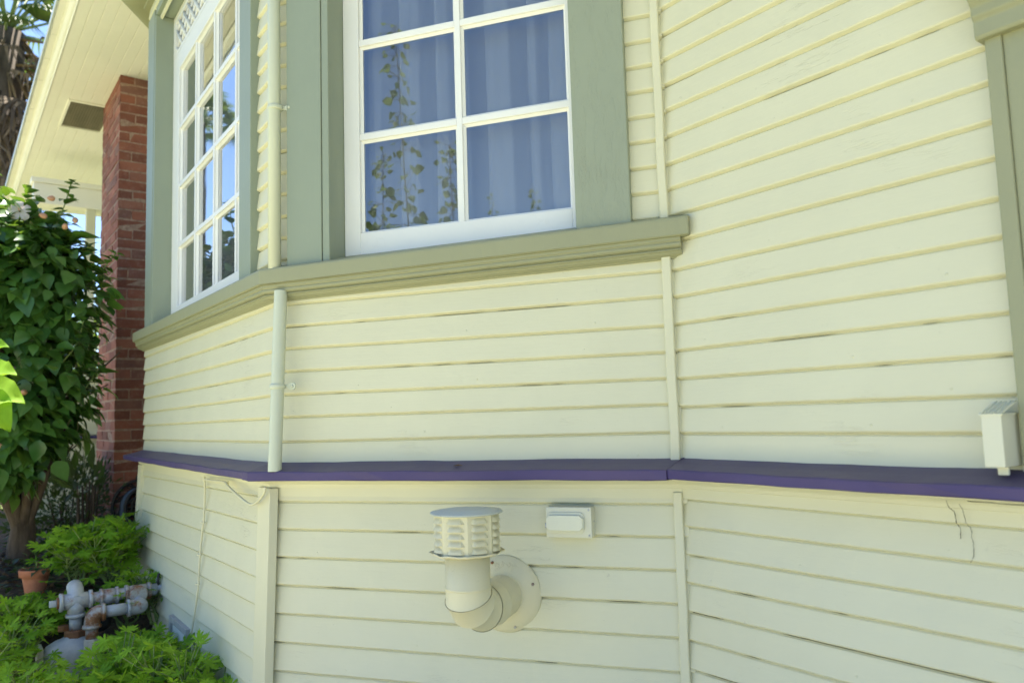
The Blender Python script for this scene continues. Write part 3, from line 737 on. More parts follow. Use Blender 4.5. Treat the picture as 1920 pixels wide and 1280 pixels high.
mb = MB(); mb.lathe([(.050, zT+.004), (.0995, zT+.001), (.1015, zT+.0035), (.0995, zT+.0065), (.078, zT+.0075), (.073, zT+.0105), (.03, zT+.0120), (.001, zT+.0125)], (0, 0, 1), ax0, 48); mb.build('hood_cap', M['vent_top'], fv)
mb = MB(); rws = []
for r_, z_ in ((.055, zB-.003), (.088, zB-.002), (.0985, zB+.002), (.1005, zB+.007), (.0985, zB+.006), (.088, zB-.0005), (.055, zB-.001)):
    rws.append([ax0+Vector((math.cos(ph0+2*math.pi*j/64), math.sin(ph0+2*math.pi*j/64), 0))*(r_*(math.cos(math.pi/8)/math.cos((2*math.pi*j/64) % (math.pi/4)-math.pi/8)*1.045 if r_ > .08 else 1))+Vector((0, 0, z_+(.0012*math.sin(j*1.1) if r_ > .09 else 0))) for j in range(64)])
mb.grid(rws, True, True); mb.build('hood_base', M['vent'], fv, fix=True)

# ------------------------------------------------------------------ outlet box
ob_f = .0535; OBZ = -.3195; ou0, ou1 = .990, 1.129; oz0, oz1 = -.3635, -.2745
ob = thing('outlet_box', 'cream weatherproof outlet box with flip lid under the ledge', 'outlet box', fm(1.06, .01, -.36))
mb = MB(); mb.box((ou0, -ob_f, oz0), (ou1, -.004, oz1)); mb.build('back_box', M['box'], ob, FM, bevel=.003)
def rrect(mb, u0, u1, z0, z1, oa, ob_, r=.012, n=6, chamf=False):
    p = []
    for cx, cz, a0 in ((u1-r, z1-r, 0), (u0+r, z1-r, 90), (u0+r, z0+r, 180), (u1-r, z0+r, 270)):
        for i in range(n+1 if not chamf else 2):
            a = R_(a0+90*i/(n if not chamf else 1)); p.append((cx+r*math.cos(a), cz+r*math.sin(a)))
    mb.grid([[(x, -oa, z) for x, z in p], [(x, -ob_, z) for x, z in p]], True, False, True)
mb = MB(); rrect(mb, ou0+.004, ou1-.022, oz0+.013, oz1-.014, ob_f-.001, ob_f+.0055, .014); mb.build('cover_plate', M['box'], ob, FM, bevel=.0012)
mb = MB(); rrect(mb, ou0+.005, ou1-.024, oz0+.022, oz1-.022, ob_f+.0056, ob_f+.0165, .009, chamf=True); mb.box((ou1-.026, -(ob_f+.0055), -.334), (ou1-.021, -(ob_f+.013), -.306)); lid = mb.build('lid', M['lid'], ob, FM, bevel=.0016)
mb = MB(); mb.tube([(ou0+.0045, -(ob_f+.011), oz0+.030), (ou0+.0045, -(ob_f+.011), oz0+.044)], .0045, 10); mb.build('hinge_spring', M['galv'], ob, FM)
mb = MB(); mb.lathe([(.003, 0), (.0026, .0012), (.0008, .0015)], (1, 0, 0), (ou1, -.024, -.318), 10); mb.build('screw', M['galv'], ob, FM)

fl_p = fm(.716, .062, -.1515); mb = MB(); 
mb.quad(fl_p+Vector((-.018, 0, .002)), fl_p+Vector((-.002, -.006, .005)), fl_p+Vector((.016, -.001, .003)), fl_p+Vector((-.001, .007, .006)))
mb.quad(fl_p+Vector((-.018, 0, .002)), fl_p+Vector((-.001, .007, .006)), fl_p+Vector((.003, .010, .0015)), fl_p+Vector((-.010, .007, .0005)))
tag(mb.build('fallen_leaf', M['litter'], None, fix=False), 'single dry brown leaf lying on top of the purple ledge', 'leaf')
for u_, z_ in ((ou1-.008, oz0+.008), (ou1-.008, oz1-.008)):
    mb = MB(); mb.lathe([(.0034, 0), (.003, .0012), (.001, .0018)], (0, -1, 0), (u_, -ob_f, z_), 10); mb.build('screw', M['galv'], ob, FM)
# small service box on the ledge at the right edge
JM = FR @ Matrix.Translation((.012, 0, -.007))
jb = thing('junction_box', 'small cream service box with a ribbed sloping top standing on the ledge', 'junction box', rf(.86, .05, -.145))
mb = MB(); mb.box((.835, -.088, -.122), (.872, -.003, -.018)); mb.build('box_body', M['box'], jb, JM, bevel=.002)
mb = MB()
for i in range(5): mb.quad((.832+.0088*i, -.091, -.0185), (.8395+.0088*i, -.091, -.0185), (.8395+.0088*i, -.02, .004), (.832+.0088*i, -.02, .004)); mb.quad((.8395+.0088*i, -.091, -.0185), (.8408+.0088*i, -.091, -.0150), (.8408+.0088*i, -.02, .0075), (.8395+.0088*i, -.02, .004)); mb.quad((.8408+.0088*i, -.091, -.0150), (.8408+.0088*i, -.091, -.0185), (.8408+.0088*i, -.02, .004), (.8408+.0088*i, -.02, .0075))
mb.box((.832, -.090, -.0215), (.875, -.003, -.0188)); mb.build('ribbed_top', M['lid'], jb, JM, fix=False)
mb = MB(); mb.box((.8725, -.012, -.135), (.8895, -.003, -.004)); mb.build('back_plate', M['box'], jb, JM, bevel=.0015)
mb = MB(); mb.box((.846, -.060, -.139), (.866, -.052, -.1222)); mb.build('screw_tab', M['box'], jb, JM, bevel=.002)

# ------------------------------------------------------------------ cable stapled to the skirt
def fl3(u, out, z): return FL @ Vector((u, -(out+flare(z)), z))
cb = thing('cable', 'thin painted cable looping under the ledge and down the bay skirt', 'cable', fl3(-.85, .02, -.3))
mb = MB(); mb.tube(curve([fl3(u, o_, z) for u, o_, z in ((-.97, .02, -.90), (-.935, .018, -.80), (-.905, .017, -.70), (-.905, .017, -.655), (-.893, .017, -.53), (-.873, .017, -.45), (-.862, .017, -.40), (-.858, .018, -.31), (-.838, .026, -.245), (-.815, .034, -.2325), (-.70, .034, -.2310), (-.52, .036, -.2265), (-.455, .040, -.2280), (-.40, .044, -.240), (-.27, .044, -.265), (-.15, .044, -.283), (-.09, .044, -.283), (-.03, .044, -.266), (.03, .044, -.236), (.04, .044, -.215))]), .0046, 8); mb.build('cable_run', M['cream'], cb)
for u, z in ((-.866, -.42), (-.905, -.685), (-.898, -.56)):
    mb = MB(); p = fl3(u, .019, z); mb.box((p.x-.009, p.y-.006, p.z-.004), (p.x+.009, p.y+.006, p.z+.004)); mb.build('staple', M['cream'], cb, bevel=.001)
for u in (-.815, -.455): mb = MB(); p = fl3(u, .036, -.231); mb.box((p.x-.005, p.y-.006, p.z-.008), (p.x+.005, p.y+.006, p.z+.010)); mb.build('staple', M['cream'], cb, bevel=.001)
# cracked caulk under the ledge on the right wall
ck = MB()
def fr3(u, out, z): return FR @ Vector((u, -(out+flare(z)), z))
def crackline(pts, wdt):
    p = curve(pts, 5); p = [q+Vector((random.uniform(-.0008, .0008), random.uniform(-.0008, .0008), random.uniform(-.001, .001))) for q in p]
    ck.tube(p, [wdt*random.uniform(.5, 1.2) for _ in p], 5)
crackline([fr3(.747, .036, -.205), fr3(.748, .030, -.216), fr3(.749, .019, -.2245), fr3(.752, .013, -.232), fr3(.754, .013, -.252), fr3(.756, .0025, -.262), fr3(.756, .0035, -.285)], .0008)
crackline([fr3(.768, .026, -.2115), fr3(.771, .018, -.226), fr3(.773, .013, -.250), fr3(.777, .0025, -.262), fr3(.778, .003, -.280), fr3(.781, .004, -.300), fr3(.779, .0045, -.320), fr3(.772, .0045, -.331)], .0006)
crackline([fr3(.79, .0375, -.2025), fr3(.85, .0375, -.2035), fr3(.95, .0375, -.2030)], .0007)
ck.build('paint_crack', M['dark'], house)

# ------------------------------------------------------------------ ground
def grid_ground(name, x0, x1, y0, y1, n, mat, dz=0, bumpy=0, fn=None):
    mb = MB(); rows = []
    for i in range(n+1):
        row = []
        for j in range(n+1):
            x = x0+(x1-x0)*i/n; y = y0+(y1-y0)*j/n
            row.append((x, y, gz(x, y)+dz+random.uniform(-bumpy, bumpy)))
        rows.append(row)
    mb.grid(rows, smooth=True); o = mb.build(name, mat, None, fix=False); o['kind'] = 'structure'; return o
mb = MB(); rows = []
xs = [-160, -60, -25]+[-12+.5*i for i in range(37)]+[20, 60, 160]; ys = [-160, -60, -20]+[-8+.5*i for i in range(50)]+[30, 80, 200]
mb.grid([[(x, y, gz(x, y)) for y in ys] for x in xs], smooth=True)
g_ = mb.build('ground', M['soil'], None, fix=False); g_['kind'] = 'structure'
def rsheet(name, a0, a1, o0, o1, mat, dz, na=60, no=6, kind='structure'):
    mb = MB(); rows = []
    for i in range(na+1):
        row = []
        for j in range(no+1):
            p = rf(a0+(a1-a0)*i/na, o0+(o1-o0)*j/no, 0); row.append((p.x, p.y, gz(p.x, p.y)+dz))
        rows.append(row)
    mb.grid(rows, smooth=True); o = mb.build(name, mat, None, fix=False); o['kind'] = kind; return o
rsheet('lawn', -60, 40, 2.75, 60, M['lawn'], .012, 100, 30)
rsheet('lawn', -60, -8.6, -8, 2.748, M['lawn'], .014, 60, 12)
rsheet('path', -3.25, 12, 1.42, 1.93, M['path'], .034, 90, 4)
rsheet('path', -.62, 12, .06, 1.419, M['path'], .033, 60, 6)  # unseen strip at the wall foot, added to bounce light onto the skirt
rsheet('lawn', -12, 14, 1.93, 9.0, M['bounce_ground'], .030, 90, 30)  # unseen bright sheet, added as a reflector for the walls and soffit

# ------------------------------------------------------------------ leaves
def leaf_ovate(mb, p, d, up, L, W, fold=.25, droop=.25, tip=True):
    d = d.normalized(); s = d.cross(up)
    s = s.normalized() if s.length > 1e-6 else d.orthogonal().normalized()
    n = s.cross(d).normalized()
    ts = ((0, .0), (.12, .62), (.32, 1.0), (.55, .88), (.78, .48), (1.0, .02)); i0 = len(mb.v)
    for t_, w_ in ts:
        c = p+d*(L*t_)-n*(droop*L*t_*t_); e = s*(W*.5*w_); f = n*(abs(w_)*W*.5*fold)
        mb.v += [tuple(c-e+f), tuple(c), tuple(c+e+f)]
    for k in range(len(ts)-1):
        a = i0+3*k; mb.f += [(a, a+1, a+4, a+3), (a+1, a+2, a+5, a+4)]; mb.sm += [True, True]
def leaf_simple(mb, p, d, up, L, W):
    d = d.normalized(); s = d.cross(up)
    s = s.normalized() if s.length > 1e-6 else d.orthogonal().normalized()
    i = len(mb.v); n = s.cross(d)
    mb.v += [tuple(p), tuple(p+d*L*.45+s*W*.5+n*W*.12), tuple(p+d*L), tuple(p+d*L*.45-s*W*.5+n*W*.12)]; mb.f.append((i, i+1, i+2, i+3)); mb.sm.append(False)
def leaf_lobed(mb, p, d, up, S, rnd):
    """deeply cut, many fingered scented geranium leaf on its stalk end p"""
    d = d.normalized(); s = d.cross(up)
    s = s.normalized() if s.length > 1e-6 else d.orthogonal().normalized()
    n = s.cross(d).normalized(); i0 = len(mb.v); cup = rnd.uniform(.05, .30)
    lob = [-128, -78, -36, 0, 36, 78, 128]; ln = [.55, .80, .95, 1.05, .95, .80, .55]
    lob = [a+rnd.uniform(-5, 5) for a in lob]; ln = [l*rnd.uniform(.88, 1.1) for l in ln]
    out = [(-168, .13)]
    for k, (a, l) in enumerate(zip(lob, ln)):
        wdt = 16 if k in (0, 6) else 15
        out += [(a-wdt, l*.48), (a-wdt*.92, l*.66), (a-wdt*.62, l*.60), (a-wdt*.60, l*.88), (a-wdt*.26, l*.76), (a, l*1.02), (a+wdt*.26, l*.76), (a+wdt*.60, l*.88), (a+wdt*.62, l*.60), (a+wdt*.92, l*.66), (a+wdt, l*.48)]
        if k < 6: out.append(((a+lob[k+1])/2, min(l, ln[k+1])*.30))
    out.append((168, .13)); wv = rnd.uniform(0, 6)
    mb.v.append(tuple(p))
    for a, r in out:
        th = R_(a); x, y = math.cos(th)*r*S, math.sin(th)*r*S
        q = p+d*x+s*y+n*(cup*S*r*r+.10*S*r*math.sin(3*th+wv)-.28*S*r*r*max(0, math.cos(th)))
        mb.v.append(tuple(q))
    for k in range(1, len(out)): mb.f.append((i0, i0+k, i0+k+1)); mb.sm.append(True)
def rv(r, s=1): 
    while True:
        v = Vector((r.uniform(-1, 1), r.uniform(-1, 1), r.uniform(-1, 1)))
        if .05 < v.length < 1: return v*s

# ---- hibiscus
def hibiscus():
    r = random.Random(5); hb_ = at(40, 1040, 5.1); base = Vector((hb_.x, hb_.y, gz(hb_.x, hb_.y)))
    t = thing('hibiscus_bush', 'large dark green hibiscus bush with a white bloom and peach buds left of the chimney', 'bush', base)
    tk = MB(); forks = []
    cc = curve([base+Vector((0, 0, -.05)), base+Vector((.0, -.01, .08)), base+Vector((.02, -.02, .20)), base+Vector((.02, -.03, .27))], 5)
    tk.tube(cc, [.088-.022*i/(len(cc)-1) for i in range(len(cc))], 14)
    top_ = base+Vector((.02, -.03, .24))
    ends = [(.22, -.22, 1.1), (-.18, -.26, 1.0), (.02, -.3, 1.2), (-.28, -.12, 1.0), (-.10, -.30, 1.05), (.12, -.10, 1.1), (.30, -.05, 1.0), (-.36, .1, .9), (.10, .25, 1.0), (-.02, .0, 1.2)]
    tips = []
    for ex, ey, ez in ends:
        e = top_+Vector((ex, ey, ez)); m = top_+Vector((ex*.62, ey*.6, ez*.42)); c = curve([top_+Vector((ex*.06, ey*.06, -.03)), m, e], 7)
        tk.tube(c, [.034-.022*i/(len(c)-1) for i in range(len(c))], 9)
        for q in range(7):
            b = c[int(len(c)*r.uniform(.3, .95))]; dd = Vector((ex, ey, ez)).normalized()+rv(r, 1.0); dd.z = abs(dd.z)*.8+.1
            e2 = b+dd.normalized()*r.uniform(.28, .62); cc = curve([b, (b+e2)/2+rv(r, .04), e2], 4); tk.tube(cc, [.010-.006*i/(len(cc)-1) for i in range(len(cc))], 6)
            tips += cc[3:]
    tk.build('trunk', M['bark'], t)
    cr_ = MB(); cx = base+Vector((-.03, -.34, 1.40))
    def leafat(p, outv, L):
        d = outv.normalized()*.7+rv(r, .7)+Vector((0, 0, -.35)); leaf_ovate(cr_, p, d, Vector((0, 0, 1))*.8+outv.normalized()*.8+rv(r, .5), L, L*r.uniform(.62, .8), r.uniform(.1, .35), r.uniform(.1, .4))
    lob = [(Vector((-.05, -.18, -.74)), (.46, .36, .26)), (Vector((-.12, -.15, -.60)), (.50, .42, .32)), (Vector((.22, -.05, -.50)), (.30, .40, .30)), (Vector((.00, .0, .10)), (.62, .60, .80)), (Vector((-.30, .05, .50)), (.50, .5, .48)), (Vector((.28, -.05, -.28)), (.42, .5, .55)), (Vector((-.45, -.25, -.30)), (.45, .5, .60)), (Vector((.10, .0, .48)), (.42, .42, .50)), (Vector((.30, .02, .28)), (.40, .40, .50)), (Vector((-.70, -.1, .2)), (.5, .5, .7)), (Vector((.20, -.05, .46)), (.34, .36, .34))]
    for c0, s_ in lob:
        for _ in range(560):
            v = rv(r).normalized()*(r.random()**.33*.6+.4)*r.uniform(.75, 1.06)
            p = cx+c0+Vector((v.x*s_[0], v.y*s_[1], v.z*s_[2]))
            if p.z < base.z+.44: continue
            if (p.x*-.0+0) and 0: continue
            leafat(p, Vector((v.x, v.y, v.z*.6)), r.uniform(.065, .138))
    # sprays that stand out of the outline
    for ox, oy, oz, h in ((.02, -.1, .95, .34), (.42, -.05, .78, .30), (.60, .05, .42, .22), (-.28, -.2, 1.0, .34), (-.55, 0, .9, .32), (.55, .02, -.25, .2), (.52, -.1, -.05, .25), (.14, -.3, .8, .3)):
        b = cx+Vector((ox, oy, oz))-Vector((0, 0, .1)); e = b+Vector((ox*.25, oy*.1, h)); c = curve([b, (b+e)/2+rv(r, .03), e], 5); sh = MB(); sh.tube(c, .004, 5); sh.build('twig', M['stem'], t)
        for i, q in enumerate(c):
            for _ in range(2):
                a = r.uniform(0, 6.28); leaf_ovate(cr_, q, Vector((math.cos(a), math.sin(a), r.uniform(-.2, .7))), Vector((0, 0, 1)), r.uniform(.07, .12)*(1-.4*i/len(c)), r.uniform(.05, .08)*(1-.4*i/len(c)))
    cr_.build('crown', M['hibiscus'], t, fix=False)
    def flower(p, d, S, name='flower'):
        f = MB(); d = d.normalized(); a = d.orthogonal().normalized(); b = d.cross(a)
        for k in range(5):
            an = 2*math.pi*k/5+.3; e = (a*math.cos(an)+b*math.sin(an)); s_ = d.cross(e); i = len(f.v)
            for t_, w_, h in ((.08, .12, 0), (.45, .62, .16), (.8, .8, .12), (1.0, .45, .0)):
                f.v += [tuple(p+e*S*t_-s_*S*w_*.5+d*S*h), tuple(p+e*S*t_+d*S*(h-.04)), tuple(p+e*S*t_+s_*S*w_*.5+d*S*h)]
            for q in range(3): z_ = i+3*q; f.f += [(z_, z_+1, z_+4, z_+3), (z_+1, z_+2, z_+5, z_+4)]; f.sm += [True, True]
        fo = f.build(name, M['petal'], t, fix=False)
        st = MB(); st.tube([p, p+d*S*.9], [S*.05, S*.03], 6); st.build('stamen', M['bud'], fo)
    flower(at(37, 396, 4.55), Vector((.45, -1, .1)), .062)
    flower(at(8, 470, 4.5), Vector((.3, -1, .3)), .05)
    for px_, py_, Y in ((82, 405, 4.5), (141, 413, 4.5), (122, 425, 4.45), (97, 372, 4.5), (45, 735, 4.4), (5, 835, 4.4)):
        b = MB(); p = at(px_, py_, Y); b.lathe([(.003, -.02), (.014, -.012), (.017, 0), (.012, .016), (.004, .026)], Vector((r.uniform(-.5, .5), -.5, r.uniform(-.6, .4))), p, 10); b.build('bud', M['bud'], t)
    # pink flowers on the side that only the window mirrors
    for k in range(7):
        v = Vector((r.uniform(-.25, .2), r.uniform(-.1, .4), r.uniform(.45, .75))); flower(cx+Vector((.12, .0, 0))+v, Vector((.8, .1, .5)), .06)
hibiscus()

# ---- sunlit branch in the near left
def near_branch():
    r = random.Random(17); t = thing('shrub_branch', 'sunlit yellow green leafy branch reaching in from the left edge', 'branch', at(-60, 800, 1.9))
    br_ = MB(); lf = MB()
    c = curve([at(-120, 900, 1.95), at(-50, 800, 1.95), at(-18, 700, 1.95)], 5); br_.tube(c, .004, 6)
    for (x, y, tx, ty, Y) in ((-34, 700, 20, 688, 1.9), (-40, 735, 34, 738, 1.85), (-45, 745, 14, 792, 1.82), (-30, 660, 4, 640, 1.95)):
        p = at(x, y, Y); d = at(tx, ty, Y-.03)-p; L = d.length; d.normalize(); up = Vector((.25, -.8, .8))+rv(r, .2); sd_ = d.cross(up).normalized(); n_ = sd_.cross(d); rows = []
        for i in range(15):
            q = i/14; wd = L*.40*math.sin(math.pi*min(1, q*.97+.03)**.8)**.9+.0005
            c = p+d*(L*q)-n_*(.25*L*q*q); rows.append([c+sd_*(wd*e)+n_*(abs(e)*wd*.35+.006*math.sin(q*14+e*2)*abs(e)) for e in (-1, -.5, 0, .5, 1)])
        lf.grid(rows, smooth=True)
    br_.build('stem', M['stem'], t); lf.build('leaves', M['geranium'], t, fix=False)
    return t
near_branch()
def vine_top():
    r = random.Random(19); base = Vector((-3.72, 3.72, gz(-3.7, 3.7)))
    t = thing('garden_vine', 'yellow green sunlit vine foliage glowing beside the hibiscus at the left edge', 'vine', base)
    br_ = MB(); lf = MB()
    for k in range(9):
        a = Vector((base.x+r.uniform(-.3, .1), base.y+r.uniform(-.3, .4), base.z)); e = a+Vector((r.uniform(.0, .42), r.uniform(-.1, .3), r.uniform(1.7, 2.35)))
        c = curve([a, (a+e)/2+Vector((-.12, 0, .1)), e], 12); br_.tube(c, .006, 5)
        for q in c[5:]:
            for _ in range(6):
                v = rv(r); p = q+v*.13
                leaf_ovate(lf, p, v+Vector((0, 0, -.2)), Vector((0, 0, 1))+rv(r, .6), r.uniform(.05, .10), r.uniform(.03, .055))
    br_.build('stem', M['stem'], t); lf.build('leaves', M['geranium'], t, fix=False)
vine_top()

# ---- scented geraniums
def geranium(name_label, spots, seed, S=(.05, .085), h=(.25, .5), n=60, spread=.28, lean=Vector((0, 0, 0))):
    r = random.Random(seed); c0 = sum((Vector(s) for s in spots), Vector())/len(spots)
    t = thing('geranium', name_label, 'plant', (c0.x, c0.y, gz(c0.x, c0.y)))
    lf = MB(); st = MB()
    for sp in spots:
        b = Vector((sp[0], sp[1], gz(sp[0], sp[1]))); H = sp[2]
        nst = 5
        tops = []
        for k in range(nst):
            a = r.uniform(0, 6.28); rad = spread*r.uniform(.2, .8)
            e = b+Vector((math.cos(a)*rad, math.sin(a)*rad, H*r.uniform(.55, .85)))+lean*r.random(); cc = curve([b+rv(r, .03), (b+e)/2+rv(r, .05), e], 5)
            st.tube(cc, [.008-.004*i/(len(cc)-1) for i in range(len(cc))], 6); tops.append(cc)
        for k in range(n):
            cc = r.choice(tops); q = cc[int(r.uniform(.42, 1)*(len(cc)-1))]
            a = r.uniform(0, 6.28); el = r.uniform(.15, 1.3); dd = Vector((math.cos(a)*math.cos(el), math.sin(a)*math.cos(el), math.sin(el)))
            e = q+dd*r.uniform(.07, .20); e.z = min(e.z, b.z+H*1.05)
            st.tube([q, (q+e)/2+rv(r, .008), e], .0024, 4, caps=False)
            ld = Vector((dd.x, dd.y, r.uniform(-.45, .5))); leaf_lobed(lf, e, ld, Vector((dd.x*.3+r.uniform(-.4, .4), dd.y*.3-.35+r.uniform(-.4, .4), 1)), r.uniform(*S), r)
    lf.build('leaves', M['geranium'], t, fix=False); st.build('stems', M['stem'], t, fix=False)
def gp(x, y, Y, H): p = at(x, y, Y); return (p.x, p.y, H)
geranium('tall bright geranium clump behind the meter pipes, against the left corner board', [gp(205, 1120, 4.38, .38), gp(150, 1120, 4.34, .34), gp(228, 1080, 4.62, .33)], 1, S=(.042, .072), n=165, spread=.2)
geranium('foreground geranium clump spreading before the crawl vent at the foot of the skirt', [gp(255, 1290, 3.25, .39), gp(330, 1300, 3.1, .40), gp(180, 1330, 3.05, .29), gp(385, 1320, 3.0, .31), gp(310, 1230, 3.5, .32), gp(250, 1240, 3.62, .27)], 2, S=(.040, .068), n=165, spread=.16)
geranium('sprawling geranium at the lower left, in front of and beside the meter', [gp(5, 1230, 3.6, .36), gp(-40, 1260, 3.3, .42), gp(50, 1310, 3.1, .31), gp(10, 1180, 3.95, .36), gp(60, 1180, 4.05, .20)], 3, S=(.036, .060), n=150, spread=.17)
geranium('small geranium tuft between the pipes and the skirt boards', [gp(268, 1180, 4.2, .15), gp(290, 1160, 4.12, .17), gp(235, 1180, 4.1, .16)], 4, S=(.032, .052), n=60, spread=.10)

# ---- dark shrub by the trunk, background greenery
def shrub(label, c, s, n, mat, L, seed, name='shrub'):
    r = random.Random(seed); t = thing(name, label, 'shrub', (c.x, c.y, gz(c.x, c.y)))
    lf = MB(); st = MB()
    for _ in range(n):
        v = rv(r).normalized()*(.35+.65*r.random()**.5)*r.uniform(.7, 1.1); p = c+Vector((v.x*s[0], v.y*s[1], v.z*s[2]))
        d = v+rv(r, .7)+Vector((0, 0, .4))
        leaf_simple(lf, p, d, rv(r), L*r.uniform(.6, 1.3), L*.32)
    for k in range(14):
        v = rv(r); st.tube([(c.x+v.x*.08, c.y+v.y*.08, gz(c.x, c.y)), c+Vector((v.x*s[0]*.7, v.y*s[1]*.7, v.z*s[2]*.5))], [.012, .004], 5)
    lf.build('foliage', mat, t, fix=False); st.build('stems', M['bark'], t)
pS = at(125, 945, 5.9); shrub('dark fine leaved shrub in shade between the hibiscus trunk and the chimney', Vector((pS.x, pS.y, -.56)), (.50, .45, .38), 3200, M['dark_leaf'], .055, 3)
pS = at(165, 900, 5.6); shrub('few large dark leaves on a thin twig before the porch wall', Vector((pS.x-.02, pS.y, -.40)), (.10, .2, .22), 26, M['dark_leaf'], .16, 8, 'twig_plant')
pS = at(35, 1045, 4.6)
for k, (dx, dy, dz, nm) in enumerate(((-1.9, 3.4, .1, 'bright leafy shrub beyond the hibiscus, lit by the sun'), (-3.4, 2.2, .2, 'sunlit green shrub far left behind the bush'))):
    c = Vector((-4.9+dx, 6.6+dy, -.2+dz)); shrub(nm, c, (1.0, .9, .75), 2600, M['far_leaf'], .14, 20+k)
# far hedge, only glimpsed through the leaves
def hedge():
    r = random.Random(44); lf = MB()
    for _ in range(9000):
        x = r.uniform(-26, 3); y = 21+r.uniform(-1.2, 1.2)+.15*x*0; z = GROUND+r.random()**.7*3.6*(1+.25*math.sin(x*.9))
        leaf_simple(lf, Vector((x, y, z)), rv(r), rv(r), r.uniform(.25, .5), .22)
    tag(lf.build('hedge', M['far_leaf'], None, fix=False), 'tall green hedge far behind the house, glimpsed through the porch', 'hedge')
hedge()

# ---- palms
def palm(label, base, H, seed, crown=1.5, skirt=True, nf=34):
    r = random.Random(seed); t = thing('palm_tree', label, 'palm tree', base, 'tall fan palms behind the garden')
    b = Vector(base); tk = MB(); tp = b+Vector((0, 0, H))
    tk.tube([b, b+Vector((0, 0, H*.5)), tp], [.34, .30, .30] if skirt else [.2, .15, .14], 14); tk.build('trunk', M['palm_bark'], t)
    fr_ = MB(); dd_ = MB(); st = MB(); ds = MB()
    def frond(m, ms, o, d, L, wid, blades, droop):
        d = d.normalized(); s = d.cross(Vector((0, 0, 1))); s = s.normalized() if s.length > .05 else Vector((1, 0, 0)); n = s.cross(d)
        hub = o+d*L*.5; ms.tube([o, hub], [.03, .018], 5)
        for k in range(blades):
            a = R_(-75+150*k/(blades-1)); bd = d*math.cos(a)+s*math.sin(a); l = L*.62*(1-.25*abs(a)); w_ = bd.cross(n).normalized()*wid
            p0, p1 = hub, hub+bd*l*.55+n*.03; p2 = hub+bd*l*.95-Vector((0, 0, 1))*droop*l*r.uniform(.5, 1.2)
            i = len(m.v); m.v += [tuple(p0-w_*.3), tuple(p0+w_*.3), tuple(p1+w_), tuple(p1-w_), tuple(p2)]
            m.f += [(i, i+1, i+2, i+3), (i+3, i+2, i+4)]; m.sm += [False, False]
    for k in range(nf):
        a = 2*math.pi*k*.382; el = R_(75-95*k/nf); d = Vector((math.cos(a)*math.cos(el), math.sin(a)*math.cos(el), math.sin(el)))
        frond(fr_, st, tp, d, crown*r.uniform(.85, 1.1), .028, 22, .35)
    if skirt:
        for k in range(210):
            a = r.uniform(0, 6.28); z = tp.z-.1-r.random()*H*.72; o = Vector((b.x+math.cos(a)*.3, b.y+math.sin(a)*.3, z)); el = R_(r.uniform(-82, -50) if z < tp.z-.8 else r.uniform(-65, -5))
            d = Vector((math.cos(a)*math.cos(el), math.sin(a)*math.cos(el), math.sin(el))); frond(dd_, ds, o, d, r.uniform(.8, 1.35), .030, 11, .5)
    fr_.build('crown', M['palm_leaf'], t, fix=False); st.build('frond_stalks', M['stem'], t)
    if skirt:
        dd_.build('dead_fronds', M['dead_frond'], t, fix=False); ds.build('dead_stalks', M['dead_frond'], t)
pc_ = at(22, 62, 13.0); palm('tall fan palm with a shaggy skirt of brown dead fronds beyond the eave', (pc_.x-.1, pc_.y, GROUND), pc_.z-GROUND, 2, crown=1.9)
palm('bare trunked fan palm standing in the open garden, mirrored in the oblique panes', (-18.9, 19.2, GROUND), 11.4, 7, crown=1.5, skirt=False)

# ---- leafy saplings beside the photographer that the near window mirrors
def sapling(x, y, ztop, seed, label, lean=(0, 0), wide=.09, zlow=.5, leafL=(.05, .095), per=7, wide_low=None):
    r = random.Random(seed); b = Vector((x-lean[0], y-lean[1], GROUND)); t = thing('sapling', label, 'sapling', b, 'young leafy saplings along the path'); st = MB(); lf = MB()
    e = Vector((x, y, ztop)); c = curve([b, b+(e-b)*.35+rv(r, .03), b+(e-b)*.7+rv(r, .03), e], 16); n = len(c)
    st.tube(c, [.012-.0105*i/(n-1) for i in range(n)], 6)
    for i, q in enumerate(c):
        if q.z < zlow: continue
        f = (ztop-q.z)/max(.1, ztop-zlow); wd = wide*(.35+.65*f) if wide_low is None else wide+(wide_low-wide)*f
        for _ in range(per):
            if r.random() < .25: continue
            v = rv(r); v.z *= .5; tw = q+v.normalized()*wd*r.uniform(.3, 1); st.tube([q, tw], .0017, 4, caps=False)
            L = r.uniform(*leafL)*(.6+.4*f); leaf_ovate(lf, tw, v+Vector((0, 0, -.2)), rv(r), L, L*.85, .2, .2)
    st.build('stems', M['bark'], t); lf.build('leaves', M['light_leaf'], t, fix=False)
sapling(-1.99, 1.13, 2.56, 3, 'tallest thin leafy sapling by the path, mirrored in the left panes', lean=(-.12, .16), wide=.10, zlow=1.0, wide_low=.13)
sapling(-2.17, 1.08, 1.74, 8, 'shorter branched sapling left of the tallest one, mirrored in the lowest left pane', lean=(.03, .05), wide=.05, zlow=.8, wide_low=.14)
sapling(-1.80, .84, 1.78, 9, 'densest leafy sapling right of the tallest one, mirrored beside the middle sash bar', lean=(0, .02), wide=.07, zlow=.8, per=6, wide_low=.10)
sapling(-3.70, -1.93, 2.36, 12, 'far slender sapling mirrored at the foot of the right panes', wide=.04, zlow=1.4, per=3, wide_low=.12)
sapling(-3.30, -2.16, 2.44, 13, 'far slender sapling nearest the wall, mirrored low in the right pane', wide=.04, zlow=1.4, per=3, wide_low=.12)
